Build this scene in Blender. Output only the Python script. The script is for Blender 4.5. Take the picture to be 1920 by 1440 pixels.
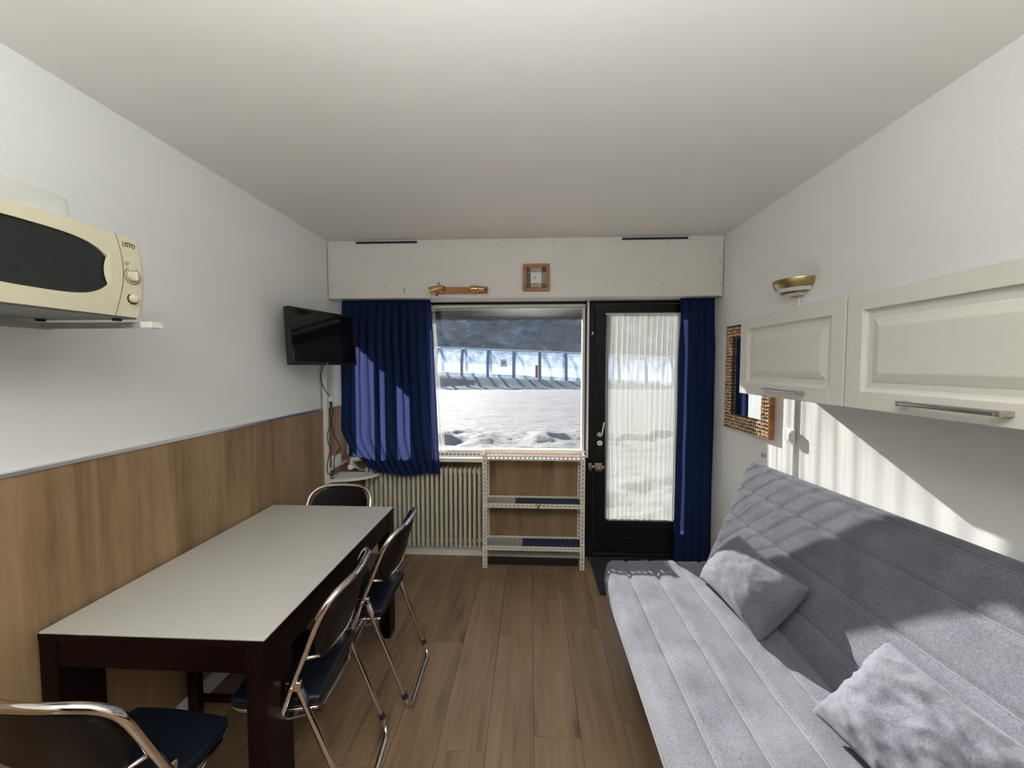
import bpy, math, random
from mathutils import Vector, Matrix, Euler, noise
random.seed(7)
R = math.radians
scene = bpy.context.scene
for o in list(bpy.data.objects): bpy.data.objects.remove(o)
COL = scene.collection

# ------------------------------------------------------------------ camera
cd = bpy.data.cameras.new('camera'); cam = bpy.data.objects.new('camera', cd); COL.objects.link(cam)
cd.sensor_fit = 'HORIZONTAL'; cd.sensor_width = 36.0; cd.lens = 735.0 / 1920.0 * 36.0
cd.clip_start = 0.02; cd.clip_end = 1500
cam.location = (0, 0, 1.526)
cam.rotation_euler = (R(90 - 2.726), 0, math.atan(35 / 735.0))
scene.camera = cam
# ------------------------------------------------------------------ light
SUN_DIR = Vector((0.40, -1.0, -0.463)).normalized()
sd = bpy.data.lights.new('sun', 'SUN'); sun = bpy.data.objects.new('sun', sd); COL.objects.link(sun)
sd.energy = 13.5; sd.angle = R(0.6); sd.color = (1.0, 0.965, 0.91)
sun.rotation_euler = SUN_DIR.to_track_quat('-Z', 'Y').to_euler()
sun.location = (-4, 12, 7)
world = bpy.data.worlds.new('world'); scene.world = world; world.use_nodes = True
wn = world.node_tree; wn.nodes.clear()
wo = wn.nodes.new('ShaderNodeOutputWorld'); wb = wn.nodes.new('ShaderNodeBackground'); ws = wn.nodes.new('ShaderNodeTexSky')
ws.sky_type = 'NISHITA'; ws.sun_disc = False; ws.sun_elevation = R(23.3); ws.sun_rotation = math.atan2(-0.40, 1.0)
ws.altitude = 1500
wn.links.new(ws.outputs[0], wb.inputs[0]); wn.links.new(wb.outputs[0], wo.inputs[0])
wb.inputs[1].default_value = 0.13
def area(name, loc, rot, sx, sy, power, color=(1, 1, 1)):
    d = bpy.data.lights.new(name, 'AREA'); d.shape = 'RECTANGLE'; d.size = sx; d.size_y = sy; d.energy = power; d.color = color
    o = bpy.data.objects.new(name, d); o.location = loc; o.rotation_euler = rot; COL.objects.link(o); return o
# added fill light behind the camera, bounced off the ceiling; no lamp is modelled
up = area('ceiling_fill', (-0.05, -0.45, 1.88), (R(180), 0, 0), 1.0, 1.0, 102, (0.985, 1.0, 0.985))
for nm, x, z, w, h in (('portal_window', -0.51, 1.43, 1.9, 1.25), ('portal_door', 0.87, 1.1, 0.6, 1.7)):
    p = area(nm, (x, 3.30, z), (R(-90), 0, 0), w, h, 1); p.data.cycles.is_portal = True
scene.view_settings.view_transform = 'Standard'; scene.view_settings.look = 'None'
scene.view_settings.exposure = 0.0; scene.view_settings.gamma = 1.0
scene.view_settings.use_curve_mapping = False

# ------------------------------------------------------------------ materials
def newmat(name):
    m = bpy.data.materials.new(name); m.use_nodes = True; nt = m.node_tree; nt.nodes.clear()
    out = nt.nodes.new('ShaderNodeOutputMaterial'); return m, nt, out
def N(nt, typ, **kw):
    n = nt.nodes.new(typ)
    for k, v in kw.items():
        if k.startswith('_'): setattr(n, k[1:], v)
        else: n.inputs[k.replace('__', ' ')].default_value = v
    return n
def L(nt, a, b): nt.links.new(a, b)
def ramp(nt, src, stops):
    r = nt.nodes.new('ShaderNodeValToRGB'); L(nt, src, r.inputs[0])
    e = r.color_ramp.elements
    while len(e) < len(stops): e.new(0.5)
    for i, (p, c) in enumerate(stops):
        e[i].position = p; e[i].color = (*c, 1) if len(c) == 3 else c
    return r
def math_(nt, op, a, b=None, c=None):
    n = nt.nodes.new('ShaderNodeMath'); n.operation = op
    for i, v in enumerate((a, b, c)):
        if v is None: continue
        if isinstance(v, (int, float)): n.inputs[i].default_value = v
        else: L(nt, v, n.inputs[i])
    return n.outputs[0]
def plain(name, col, rough=0.5, metal=0.0, var=0.04, scale=40, bump=0.0, bscale=300, spec=0.5, coat=0.0):
    m, nt, out = newmat(name)
    b = nt.nodes.new('ShaderNodeBsdfPrincipled'); L(nt, b.outputs[0], out.inputs[0])
    tc = nt.nodes.new('ShaderNodeTexCoord')
    n = N(nt, 'ShaderNodeTexNoise', Scale=scale, Detail=4); L(nt, tc.outputs['Object'], n.inputs['Vector'])
    lo = tuple(max(0, c * (1 - var)) for c in col); hi = tuple(min(1, c * (1 + var)) for c in col)
    r = ramp(nt, n.outputs[0], [(0.3, lo), (0.7, hi)]); L(nt, r.outputs[0], b.inputs['Base Color'])
    b.inputs['Roughness'].default_value = rough; b.inputs['Metallic'].default_value = metal
    b.inputs['Specular IOR Level'].default_value = spec; b.inputs['Coat Weight'].default_value = coat
    if bump:
        n2 = N(nt, 'ShaderNodeTexNoise', Scale=bscale, Detail=3); L(nt, tc.outputs['Object'], n2.inputs['Vector'])
        bp = N(nt, 'ShaderNodeBump', Strength=bump, Distance=0.002); L(nt, n2.outputs[0], bp.inputs['Height'])
        L(nt, bp.outputs[0], b.inputs['Normal'])
    return m
def wood(name, cols, axis='Y', rough=0.45, scale=1.0, per_object=True, bump=0.15, knots=False, spec=0.4):
    m, nt, out = newmat(name)
    b = nt.nodes.new('ShaderNodeBsdfPrincipled'); L(nt, b.outputs[0], out.inputs[0])
    tc = nt.nodes.new('ShaderNodeTexCoord'); mp = nt.nodes.new('ShaderNodeMapping')
    s = {'X': (1.2, 22, 22), 'Y': (22, 1.2, 22), 'Z': (22, 22, 1.2)}[axis]
    mp.inputs['Scale'].default_value = tuple(v * scale for v in s)
    oi = nt.nodes.new('ShaderNodeObjectInfo')
    add = nt.nodes.new('ShaderNodeVectorMath'); add.operation = 'ADD'
    cmb = nt.nodes.new('ShaderNodeCombineXYZ')
    for i, k in enumerate((37.0, 53.0, 71.0)): L(nt, math_(nt, 'MULTIPLY', oi.outputs['Random'], k), cmb.inputs[i])
    L(nt, tc.outputs['Object'], add.inputs[0]); L(nt, cmb.outputs[0], add.inputs[1]); L(nt, add.outputs[0], mp.inputs[0])
    n1 = N(nt, 'ShaderNodeTexNoise', Scale=1.0, Detail=8, Roughness=0.62, Distortion=0.9); L(nt, mp.outputs[0], n1.inputs['Vector'])
    mp2 = nt.nodes.new('ShaderNodeMapping'); L(nt, add.outputs[0], mp2.inputs[0])
    mp2.inputs['Scale'].default_value = {'X': (1.1, 5, 5), 'Y': (5, 1.1, 5), 'Z': (5, 5, 1.1)}[axis]
    n2 = N(nt, 'ShaderNodeTexNoise', Scale=1.0, Detail=5, Distortion=0.6); L(nt, mp2.outputs[0], n2.inputs['Vector'])
    n3 = N(nt, 'ShaderNodeTexNoise', Scale=4.5, Detail=3); L(nt, mp.outputs[0], n3.inputs['Vector'])
    f = math_(nt, 'ADD', math_(nt, 'MULTIPLY', n1.outputs[0], 0.5), math_(nt, 'MULTIPLY', n2.outputs[0], 0.35))
    f = math_(nt, 'ADD', f, math_(nt, 'MULTIPLY', n3.outputs[0], 0.15))
    r = ramp(nt, f, [(0.34, cols[0]), (0.47, cols[1]), (0.64, cols[2])])
    hs = nt.nodes.new('ShaderNodeHueSaturation'); L(nt, r.outputs[0], hs.inputs['Color'])
    if per_object: L(nt, math_(nt, 'MULTIPLY_ADD', oi.outputs['Random'], 0.12, 0.94), hs.inputs['Value'])
    if knots:
        mp3 = nt.nodes.new('ShaderNodeMapping'); L(nt, add.outputs[0], mp3.inputs[0])
        mp3.inputs['Scale'].default_value = {'X': (1.4, 4, 4), 'Y': (4, 1.4, 4), 'Z': (4, 4, 1.7)}[axis]
        vo = N(nt, 'ShaderNodeTexVoronoi', Scale=1.0, Randomness=1); L(nt, mp3.outputs[0], vo.inputs['Vector'])
        dd = math_(nt, 'ADD', vo.outputs['Distance'], math_(nt, 'MULTIPLY', n1.outputs[0], 0.10))
        kr = ramp(nt, dd, [(0.07, (0.45,) * 3), (0.13, (0.78,) * 3), (0.24, (1.0,) * 3)])
        mul = nt.nodes.new('ShaderNodeMix'); mul.data_type = 'RGBA'; mul.blend_type = 'MULTIPLY'; mul.inputs[0].default_value = 1.0
        L(nt, hs.outputs[0], mul.inputs[6]); L(nt, kr.outputs[0], mul.inputs[7]); L(nt, mul.outputs[2], b.inputs['Base Color'])
    else: L(nt, hs.outputs[0], b.inputs['Base Color'])
    b.inputs['Roughness'].default_value = rough; b.inputs['Specular IOR Level'].default_value = spec
    bp = N(nt, 'ShaderNodeBump', Strength=bump, Distance=0.001); L(nt, f, bp.inputs['Height']); L(nt, bp.outputs[0], b.inputs['Normal'])
    return m
M = {}
M['wall'] = plain('wall_paint', (0.80, 0.805, 0.785), 0.75, var=0.015, scale=3, bump=0.35, bscale=220)
M['ceiling'] = plain('ceiling_paint', (0.80, 0.785, 0.76), 0.8, var=0.01, scale=3, bump=0.1, bscale=150)
M['white'] = plain('white_paint', (0.78, 0.77, 0.73), 0.45, var=0.02)
M['valance'] = plain('valance_paint', (0.74, 0.72, 0.68), 0.45, var=0.02, scale=6)
M['plastic'] = plain('white_plastic', (0.82, 0.82, 0.80), 0.35, var=0.01)
M['black_frame'] = plain('black_painted_wood', (0.009, 0.009, 0.009), 0.42, var=0.2, bump=0.1, spec=0.2)
M['dark'] = plain('matt_black', (0.008, 0.008, 0.009), 0.6, var=0.1)
M['tv'] = plain('black_plastic', (0.008, 0.008, 0.01), 0.3, var=0.1)
M['screen'] = plain('screen_glass', (0.004, 0.005, 0.008), 0.06, var=0.05, spec=0.6)
M['wenge'] = wood('dark_wenge_wood', ((0.003, 0.001, 0.001), (0.006, 0.002, 0.002), (0.012, 0.004, 0.0035)), 'Z', 0.35, bump=0.05, per_object=False, spec=0.12)
M['redwood'] = wood('red_brown_wood', ((0.010, 0.002, 0.002), (0.018, 0.005, 0.004), (0.03, 0.009, 0.007)), 'Z', 0.4, bump=0.05, spec=0.15)
M['tabletop'] = plain('grey_laminate', (0.50, 0.49, 0.45), 0.38, var=0.01)
M['plank'] = wood('oak_laminate_floor', ((0.135, 0.080, 0.043), (0.215, 0.137, 0.078), (0.30, 0.20, 0.122)), 'Y', 0.36, bump=0.12, knots=True)
M['panel'] = wood('oak_wall_panel', ((0.15, 0.086, 0.042), (0.275, 0.172, 0.09), (0.39, 0.26, 0.148)), 'Z', 0.5, scale=0.5, knots=True, bump=0.06, per_object=False)
M['steel'] = plain('brushed_steel', (0.52, 0.50, 0.47), 0.32, 1.0, var=0.05)
M['chrome'] = plain('chrome', (0.72, 0.69, 0.66), 0.10, 1.0, var=0.02)
M['brass'] = plain('polished_brass', (0.62, 0.42, 0.16), 0.2, 1.0, var=0.12, scale=25)
M['brass_worn'] = plain('worn_brass', (0.42, 0.33, 0.17), 0.33, 1.0, var=0.2, scale=25)
M['alu'] = plain('aluminium_trim', (0.7, 0.7, 0.7), 0.3, 1.0, var=0.03)
M['vinyl'] = plain('black_vinyl', (0.005, 0.007, 0.013), 0.32, var=0.1, bump=0.25, bscale=500, spec=0.3)
M['backboard'] = plain('dark_back_panel', (0.007, 0.005, 0.005), 0.45, spec=0.2, var=0.1)
M['rubber'] = plain('black_rubber', (0.012, 0.012, 0.012), 0.7)
M['cream'] = plain('cream_enamel', (0.68, 0.64, 0.47), 0.25, var=0.02, spec=0.5)
M['greyplastic'] = plain('grey_metal_base', (0.22, 0.24, 0.25), 0.45, var=0.05)
M['mwglass'] = plain('dark_oven_glass', (0.022, 0.027, 0.025), 0.12, var=0.1)
M['ink'] = plain('dark_ink', (0.03, 0.03, 0.03), 0.5)
M['cabinet'] = plain('grey_cream_lacquer', (0.62, 0.61, 0.555), 0.42, var=0.012)
M['perf'] = plain('cream_painted_steel', (0.72, 0.68, 0.60), 0.45, var=0.03)
M['radiator'] = plain('radiator_enamel', (0.58, 0.545, 0.45), 0.38, var=0.02)
M['pinkboard'] = plain('pale_pink_board', (0.58, 0.42, 0.35), 0.6, var=0.04)
M['greyboard'] = wood('grey_weathered_board', ((0.20, 0.19, 0.17), (0.33, 0.31, 0.28), (0.45, 0.43, 0.39)), 'X', 0.6)
M['navyfelt'] = plain('navy_felt', (0.018, 0.030, 0.075), 0.9, var=0.25, scale=80, bump=0.5)
M['mat'] = plain('dark_navy_mat', (0.016, 0.019, 0.034), 0.95, var=0.3, scale=200, bump=0.8)
M['orange_wood'] = wood('honey_pine', ((0.26, 0.10, 0.03), (0.36, 0.155, 0.05), (0.46, 0.22, 0.08)), 'X', 0.4)
M['coil'] = plain('black_cable', (0.006, 0.005, 0.004), 0.5)
M['redlabel'] = plain('dark_red_card', (0.22, 0.02, 0.05), 0.5)
M['bluecloth'] = plain('blue_grey_cloth', (0.16, 0.26, 0.46), 0.9, var=0.2)
M['bracket'] = plain('grey_painted_bracket', (0.42, 0.39, 0.38), 0.45, var=0.03)
M['disc'] = None
def fabric(name, c0, c1):
    m, nt, out = newmat(name)
    b = nt.nodes.new('ShaderNodeBsdfPrincipled'); L(nt, b.outputs[0], out.inputs[0])
    tc = nt.nodes.new('ShaderNodeTexCoord')
    n = N(nt, 'ShaderNodeTexNoise', Scale=160, Detail=6, Roughness=0.75); L(nt, tc.outputs['Object'], n.inputs['Vector'])
    n2 = N(nt, 'ShaderNodeTexNoise', Scale=7, Detail=4); L(nt, tc.outputs['Object'], n2.inputs['Vector'])
    f = math_(nt, 'ADD', math_(nt, 'MULTIPLY', n.outputs[0], 0.7), math_(nt, 'MULTIPLY', n2.outputs[0], 0.3))
    r = ramp(nt, f, [(0.36, c0), (0.64, c1)]); L(nt, r.outputs[0], b.inputs['Base Color'])
    b.inputs['Roughness'].default_value = 0.95; b.inputs['Specular IOR Level'].default_value = 0.15
    b.inputs['Sheen Weight'].default_value = 0.15; b.inputs['Sheen Roughness'].default_value = 0.5
    bp = N(nt, 'ShaderNodeBump', Strength=0.5, Distance=0.002); L(nt, n.outputs[0], bp.inputs['Height']); L(nt, bp.outputs[0], b.inputs['Normal'])
    return m
M['sofa'] = fabric('grey_blue_velour', (0.080, 0.085, 0.106), (0.176, 0.183, 0.214))
M['stitch'] = plain('pale_thread', (0.26, 0.27, 0.30), 0.8)
def curtain_mat():
    m, nt, out = newmat('navy_cotton')
    uv = nt.nodes.new('ShaderNodeUVMap'); sp = nt.nodes.new('ShaderNodeSeparateXYZ'); L(nt, uv.outputs[0], sp.inputs[0])
    su = math_(nt, 'SINE', math_(nt, 'MULTIPLY', sp.outputs[0], 900)); sv = math_(nt, 'SINE', math_(nt, 'MULTIPLY', sp.outputs[1], 900))
    w = math_(nt, 'MULTIPLY_ADD', math_(nt, 'MULTIPLY', su, sv), 0.5, 0.5)
    mpw = nt.nodes.new('ShaderNodeMapping'); mpw.inputs['Scale'].default_value = (0.5, 1.6, 1); L(nt, uv.outputs[0], mpw.inputs[0])
    nz = N(nt, 'ShaderNodeTexNoise', Scale=150, Detail=2); L(nt, mpw.outputs[0], nz.inputs['Vector'])
    w = math_(nt, 'ADD', math_(nt, 'MULTIPLY', w, 0.6), math_(nt, 'MULTIPLY', nz.outputs[0], 0.4))
    d = nt.nodes.new('ShaderNodeBsdfDiffuse'); r = ramp(nt, w, [(0.2, (0.009, 0.018, 0.055)), (0.8, (0.018, 0.034, 0.095))]); L(nt, r.outputs[0], d.inputs[0])
    t = nt.nodes.new('ShaderNodeBsdfTranslucent'); r2 = ramp(nt, w, [(0.36, (0.02, 0.03, 0.14)), (0.60, (0.20, 0.24, 0.62))]); L(nt, r2.outputs[0], t.inputs[0])
    mx = nt.nodes.new('ShaderNodeMixShader'); mx.inputs[0].default_value = 0.16
    L(nt, d.outputs[0], mx.inputs[1]); L(nt, t.outputs[0], mx.inputs[2]); L(nt, mx.outputs[0], out.inputs[0])
    return m
M['curtain'] = curtain_mat()
M['sun_mask'] = plain('navy_sun_mask', (0.012, 0.02, 0.06), 0.9)  # cloth of the sun-blocking layer added behind the left curtain
def lace_mat():
    m, nt, out = newmat('white_lace')
    uv = nt.nodes.new('ShaderNodeUVMap'); sp = nt.nodes.new('ShaderNodeSeparateXYZ'); L(nt, uv.outputs[0], sp.inputs[0])
    P = 0.017
    fu = math_(nt, 'FRACT', math_(nt, 'DIVIDE', sp.outputs[0], P))
    tri = math_(nt, 'ABSOLUTE', math_(nt, 'SUBTRACT', fu, 0.5))
    colm = math_(nt, 'GREATER_THAN', tri, 0.33)
    zz = math_(nt, 'FRACT', math_(nt, 'ADD', math_(nt, 'DIVIDE', sp.outputs[1], 0.010), math_(nt, 'MULTIPLY', tri, 1.6)))
    zig = math_(nt, 'LESS_THAN', zz, 0.36)
    band = math_(nt, 'GREATER_THAN', math_(nt, 'FRACT', math_(nt, 'DIVIDE', sp.outputs[0], 0.068)), 0.80)
    f = math_(nt, 'MAXIMUM', math_(nt, 'MAXIMUM', colm, zig), math_(nt, 'MULTIPLY', band, 0.8))
    f = math_(nt, 'MULTIPLY_ADD', f, 0.74, 0.06)
    tr = nt.nodes.new('ShaderNodeBsdfTransparent'); di = N(nt, 'ShaderNodeBsdfDiffuse', Color=(0.82, 0.82, 0.78, 1)); tl = N(nt, 'ShaderNodeBsdfTranslucent', Color=(0.60, 0.61, 0.56, 1))
    a = nt.nodes.new('ShaderNodeMixShader'); a.inputs[0].default_value = 0.26; L(nt, di.outputs[0], a.inputs[1]); L(nt, tl.outputs[0], a.inputs[2])
    b = nt.nodes.new('ShaderNodeMixShader'); L(nt, f, b.inputs[0]); L(nt, tr.outputs[0], b.inputs[1]); L(nt, a.outputs[0], b.inputs[2])
    L(nt, b.outputs[0], out.inputs[0]); return m
M['lace'] = lace_mat()
def glass_mat(name, dirt=0.10, speck=0.5, seed=0.0):
    m, nt, out = newmat(name)
    tc = nt.nodes.new('ShaderNodeTexCoord')
    n = N(nt, 'ShaderNodeTexNoise', Scale=3.2, Detail=8, Roughness=0.7, Distortion=0.6); L(nt, tc.outputs['Object'], n.inputs['Vector'])
    base = ramp(nt, n.outputs[0], [(0.35, (0.45,) * 3), (0.72, (1.0,) * 3)])
    v = N(nt, 'ShaderNodeTexVoronoi', Scale=95, Randomness=1); L(nt, tc.outputs['Object'], v.inputs['Vector'])
    sp = ramp(nt, v.outputs['Distance'], [(0.06, (1, 1, 1)), (0.20, (0, 0, 0))])
    n2 = N(nt, 'ShaderNodeTexNoise', Scale=9, Detail=3); L(nt, tc.outputs['Object'], n2.inputs['Vector'])
    sm = ramp(nt, n2.outputs[0], [(0.48, (0, 0, 0)), (0.68, (1, 1, 1))])
    f = math_(nt, 'ADD', math_(nt, 'MULTIPLY', base.outputs[0], dirt), math_(nt, 'MULTIPLY', math_(nt, 'MULTIPLY', sp.outputs[0], sm.outputs[0]), speck * 0.35))
    tr = nt.nodes.new('ShaderNodeBsdfTransparent'); tl = N(nt, 'ShaderNodeBsdfTranslucent', Color=(0.80, 0.84, 0.88, 1))
    gl = N(nt, 'ShaderNodeBsdfGlossy', Roughness=0.02)
    a = nt.nodes.new('ShaderNodeMixShader'); L(nt, f, a.inputs[0]); L(nt, tr.outputs[0], a.inputs[1]); L(nt, tl.outputs[0], a.inputs[2])
    fr = N(nt, 'ShaderNodeFresnel', IOR=1.3); b = nt.nodes.new('ShaderNodeMixShader')
    L(nt, fr.outputs[0], b.inputs[0]); L(nt, a.outputs[0], b.inputs[1]); L(nt, gl.outputs[0], b.inputs[2]); L(nt, b.outputs[0], out.inputs[0])
    return m
M['glass'] = glass_mat('dusty_window_glass', 0.016, 0.6)
M['doorglass'] = glass_mat('door_glass', 0.015, 0.08)
def tub_mat():
    m, nt, out = newmat('frosted_plastic')
    tr = nt.nodes.new('ShaderNodeBsdfTransparent'); tl = N(nt, 'ShaderNodeBsdfDiffuse', Color=(0.86, 0.87, 0.83, 1)); gl = N(nt, 'ShaderNodeBsdfGlossy', Roughness=0.2)
    a = nt.nodes.new('ShaderNodeMixShader'); a.inputs[0].default_value = 0.35; L(nt, tr.outputs[0], a.inputs[1]); L(nt, tl.outputs[0], a.inputs[2])
    b = nt.nodes.new('ShaderNodeMixShader'); b.inputs[0].default_value = 0.04; L(nt, a.outputs[0], b.inputs[1]); L(nt, gl.outputs[0], b.inputs[2]); L(nt, b.outputs[0], out.inputs[0])
    return m
M['tub'] = tub_mat()
def mirror_mat():
    m, nt, out = newmat('mirror_silver'); g = N(nt, 'ShaderNodeBsdfGlossy', Color=(0.85, 0.87, 0.88, 1), Roughness=0.01); L(nt, g.outputs[0], out.inputs[0]); return m
M['mirror'] = mirror_mat()
def poly_mat():
    m, nt, out = newmat('tunnel_polycarbonate')
    tc = nt.nodes.new('ShaderNodeTexCoord')
    n = N(nt, 'ShaderNodeTexNoise', Scale=1.2, Detail=6, Roughness=0.7); L(nt, tc.outputs['Object'], n.inputs['Vector'])
    f = ramp(nt, n.outputs[0], [(0.4, (0.12,) * 3), (0.65, (0.45,) * 3)])
    tr = N(nt, 'ShaderNodeBsdfTransparent', Color=(0.86, 0.93, 1.0, 1)); tl = N(nt, 'ShaderNodeBsdfTranslucent', Color=(0.62, 0.72, 0.86, 1)); gl = N(nt, 'ShaderNodeBsdfGlossy', Roughness=0.15, Color=(0.9, 0.95, 1, 1))
    a = nt.nodes.new('ShaderNodeMixShader'); L(nt, f.outputs[0], a.inputs[0]); L(nt, tr.outputs[0], a.inputs[1]); L(nt, tl.outputs[0], a.inputs[2])
    b = nt.nodes.new('ShaderNodeMixShader'); b.inputs[0].default_value = 0.12; L(nt, a.outputs[0], b.inputs[1]); L(nt, gl.outputs[0], b.inputs[2]); L(nt, b.outputs[0], out.inputs[0])
    return m
M['poly'] = poly_mat()
M['rib'] = plain('blue_grey_rib', (0.16, 0.25, 0.38), 0.5, var=0.1)
def snow_mat():
    m, nt, out = newmat('groomed_snow')
    b = nt.nodes.new('ShaderNodeBsdfPrincipled'); L(nt, b.outputs[0], out.inputs[0])
    b.inputs['Base Color'].default_value = (0.48, 0.495, 0.525, 1); b.inputs['Roughness'].default_value = 0.7; b.inputs['Specular IOR Level'].default_value = 0.2
    tc = nt.nodes.new('ShaderNodeTexCoord'); mp = nt.nodes.new('ShaderNodeMapping'); mp.inputs['Scale'].default_value = (1.2, 3.4, 1); L(nt, tc.outputs['Object'], mp.inputs[0])
    n = N(nt, 'ShaderNodeTexNoise', Scale=2.6, Detail=9, Roughness=0.8); L(nt, mp.outputs[0], n.inputs['Vector'])
    bp = N(nt, 'ShaderNodeBump', Strength=1.0, Distance=0.35); L(nt, n.outputs[0], bp.inputs['Height']); L(nt, bp.outputs[0], b.inputs['Normal'])
    return m
M['snow'] = snow_mat()
def hill_mat():
    m, nt, out = newmat('forested_slope')
    b = nt.nodes.new('ShaderNodeBsdfDiffuse'); L(nt, b.outputs[0], out.inputs[0])
    tc = nt.nodes.new('ShaderNodeTexCoord'); n = N(nt, 'ShaderNodeTexNoise', Scale=0.12, Detail=9, Roughness=0.75); L(nt, tc.outputs['Object'], n.inputs['Vector'])
    r = ramp(nt, n.outputs[0], [(0.38, (0.09, 0.11, 0.12)), (0.54, (0.22, 0.26, 0.28)), (0.68, (0.60, 0.66, 0.72))]); L(nt, r.outputs[0], b.inputs[0])
    return m
M['hill'] = hill_mat()
M['slat'] = plain('dark_shutter_slat', (0.015, 0.015, 0.016), 0.6)
M['slatlight'] = plain('grey_shutter_slat', (0.35, 0.36, 0.37), 0.6)
def slices_mat():
    m, nt, out = newmat('wood_slices')
    b = nt.nodes.new('ShaderNodeBsdfPrincipled'); L(nt, b.outputs[0], out.inputs[0]); b.inputs['Roughness'].default_value = 0.6
    g = nt.nodes.new('ShaderNodeNewGeometry'); r = ramp(nt, g.outputs['Random Per Island'], [(0.0, (0.38, 0.24, 0.13)), (0.5, (0.56, 0.40, 0.24)), (1.0, (0.68, 0.52, 0.34))])
    L(nt, r.outputs[0], b.inputs['Base Color']); return m
M['slices'] = slices_mat()
M['bark'] = plain('dark_bark', (0.05, 0.025, 0.012), 0.8)
M['orange'] = plain('orange_pad', (0.55, 0.12, 0.07), 0.6)

# ------------------------------------------------------------------ mesh helpers
class MB:
    def __init__(s): s.v = []; s.f = []; s.uv = {}
    def add(s, vs, fs):
        o = len(s.v); s.v += [tuple(v) for v in vs]; s.f += [tuple(i + o for i in f) for f in fs]; return s
    def box(s, x0, x1, y0, y1, z0, z1, M4=None, bev=0.0):
        if bev > 0: return s.rbox(x0, x1, y0, y1, z0, z1, bev, M4)
        vs = [Vector(p) for p in ((x0, y0, z0), (x1, y0, z0), (x1, y1, z0), (x0, y1, z0), (x0, y0, z1), (x1, y0, z1), (x1, y1, z1), (x0, y1, z1))]
        if M4: vs = [M4 @ v for v in vs]
        return s.add(vs, [(3, 2, 1, 0), (4, 5, 6, 7), (0, 1, 5, 4), (1, 2, 6, 5), (2, 3, 7, 6), (3, 0, 4, 7)])
    def rbox(s, x0, x1, y0, y1, z0, z1, r, M4=None, n=(1, 1, 1), k=2, fn=None):
        # rounded box; fn deforms local points
        c = Vector(((x0 + x1) / 2, (y0 + y1) / 2, (z0 + z1) / 2)); h = [(x1 - x0) / 2, (y1 - y0) / 2, (z1 - z0) / 2]
        r = min(r, min(h) * 0.999)
        ax = []
        for a in range(3):
            inn = h[a] - r
            L_ = [-inn - r * math.tan(R(45) * (k - i) / k) for i in range(k)]
            L_ += [-inn + 2 * inn * i / n[a] for i in range(n[a] + 1)]
            L_ += [inn + r * math.tan(R(45) * (i + 1) / k) for i in range(k)]
            ax.append(L_)
        key = {}; vs = []; fs = []
        def vid(p):
            q = Vector([max(-(h[a] - r), min(h[a] - r, p[a])) for a in range(3)]); d = Vector(p) - q
            if d.length > 1e-9: q = q + d.normalized() * r
            kk = tuple(round(t, 6) for t in q)
            if kk not in key: key[kk] = len(vs); vs.append(q)
            return key[kk]
        for a in range(3):
            b, c2 = (a + 1) % 3, (a + 2) % 3
            for sg in (-1, 1):
                for i in range(len(ax[b]) - 1):
                    for j in range(len(ax[c2]) - 1):
                        ids = []
                        for (ii, jj) in ((i, j), (i + 1, j), (i + 1, j + 1), (i, j + 1)):
                            p = [0, 0, 0]; p[a] = sg * h[a]; p[b] = ax[b][ii]; p[c2] = ax[c2][jj]; ids.append(vid(p))
                        if sg < 0: ids.reverse()
                        u = []
                        for t in ids:
                            if t not in u: u.append(t)
                        if len(u) >= 3: fs.append(tuple(u))
        out = []
        for q in vs:
            p = q + c
            if fn: p = fn(p)
            if M4: p = M4 @ p
            out.append(p)
        return s.add(out, fs)
    def tube(s, pts, r, n=10, closed=False, caps=True, M4=None):
        pts = [Vector(p) for p in pts]; m = len(pts); rings = []; up = None
        rr = r if isinstance(r, (list, tuple)) else [r] * m
        for i in range(m):
            a = pts[(i - 1) % m] if (closed or i > 0) else pts[i]; b = pts[(i + 1) % m] if (closed or i < m - 1) else pts[i]
            t = (b - a).normalized()
            if up is None:
                up = Vector((0, 0, 1)) if abs(t.z) < 0.9 else Vector((1, 0, 0))
            up = (up - t * up.dot(t)).normalized(); sd_ = t.cross(up)
            rings.append([pts[i] + (up * math.cos(2 * math.pi * j / n) + sd_ * math.sin(2 * math.pi * j / n)) * rr[i] for j in range(n)])
        vs = [p for g in rings for p in g]
        if M4: vs = [M4 @ v for v in vs]
        fs = []
        for i in range(m if closed else m - 1):
            i2 = (i + 1) % m
            for j in range(n): fs.append((i * n + j, i * n + (j + 1) % n, i2 * n + (j + 1) % n, i2 * n + j))
        if not closed and caps:
            fs.append(tuple(range(n))[::-1]); fs.append(tuple((m - 1) * n + j for j in range(n)))
        return s.add(vs, fs)
    def lathe(s, prof, n=24, M4=None, a0=0, a1=2 * math.pi):
        full = abs(a1 - a0 - 2 * math.pi) < 1e-6; k = n if full else n + 1
        vs = []
        for i in range(k):
            a = a0 + (a1 - a0) * i / n
            for (r_, z) in prof: vs.append(Vector((r_ * math.cos(a), r_ * math.sin(a), z)))
        if M4: vs = [M4 @ v for v in vs]
        p = len(prof); fs = []
        for i in range(n):
            i2 = (i + 1) % k
            for j in range(p - 1): fs.append((i * p + j, i2 * p + j, i2 * p + j + 1, i * p + j + 1))
        return s.add(vs, fs)
    def grid(s, fn, nu, nv, uvs=None):
        o = len(s.v)
        for j in range(nv + 1):
            for i in range(nu + 1): s.v.append(tuple(fn(i / nu, j / nv)))
        for j in range(nv):
            for i in range(nu):
                a = o + j * (nu + 1) + i; s.f.append((a, a + 1, a + nu + 2, a + nu + 1))
        if uvs:
            for j in range(nv + 1):
                for i in range(nu + 1): s.uv[o + j * (nu + 1) + i] = uvs(i / nu, j / nv)
        return s
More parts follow.
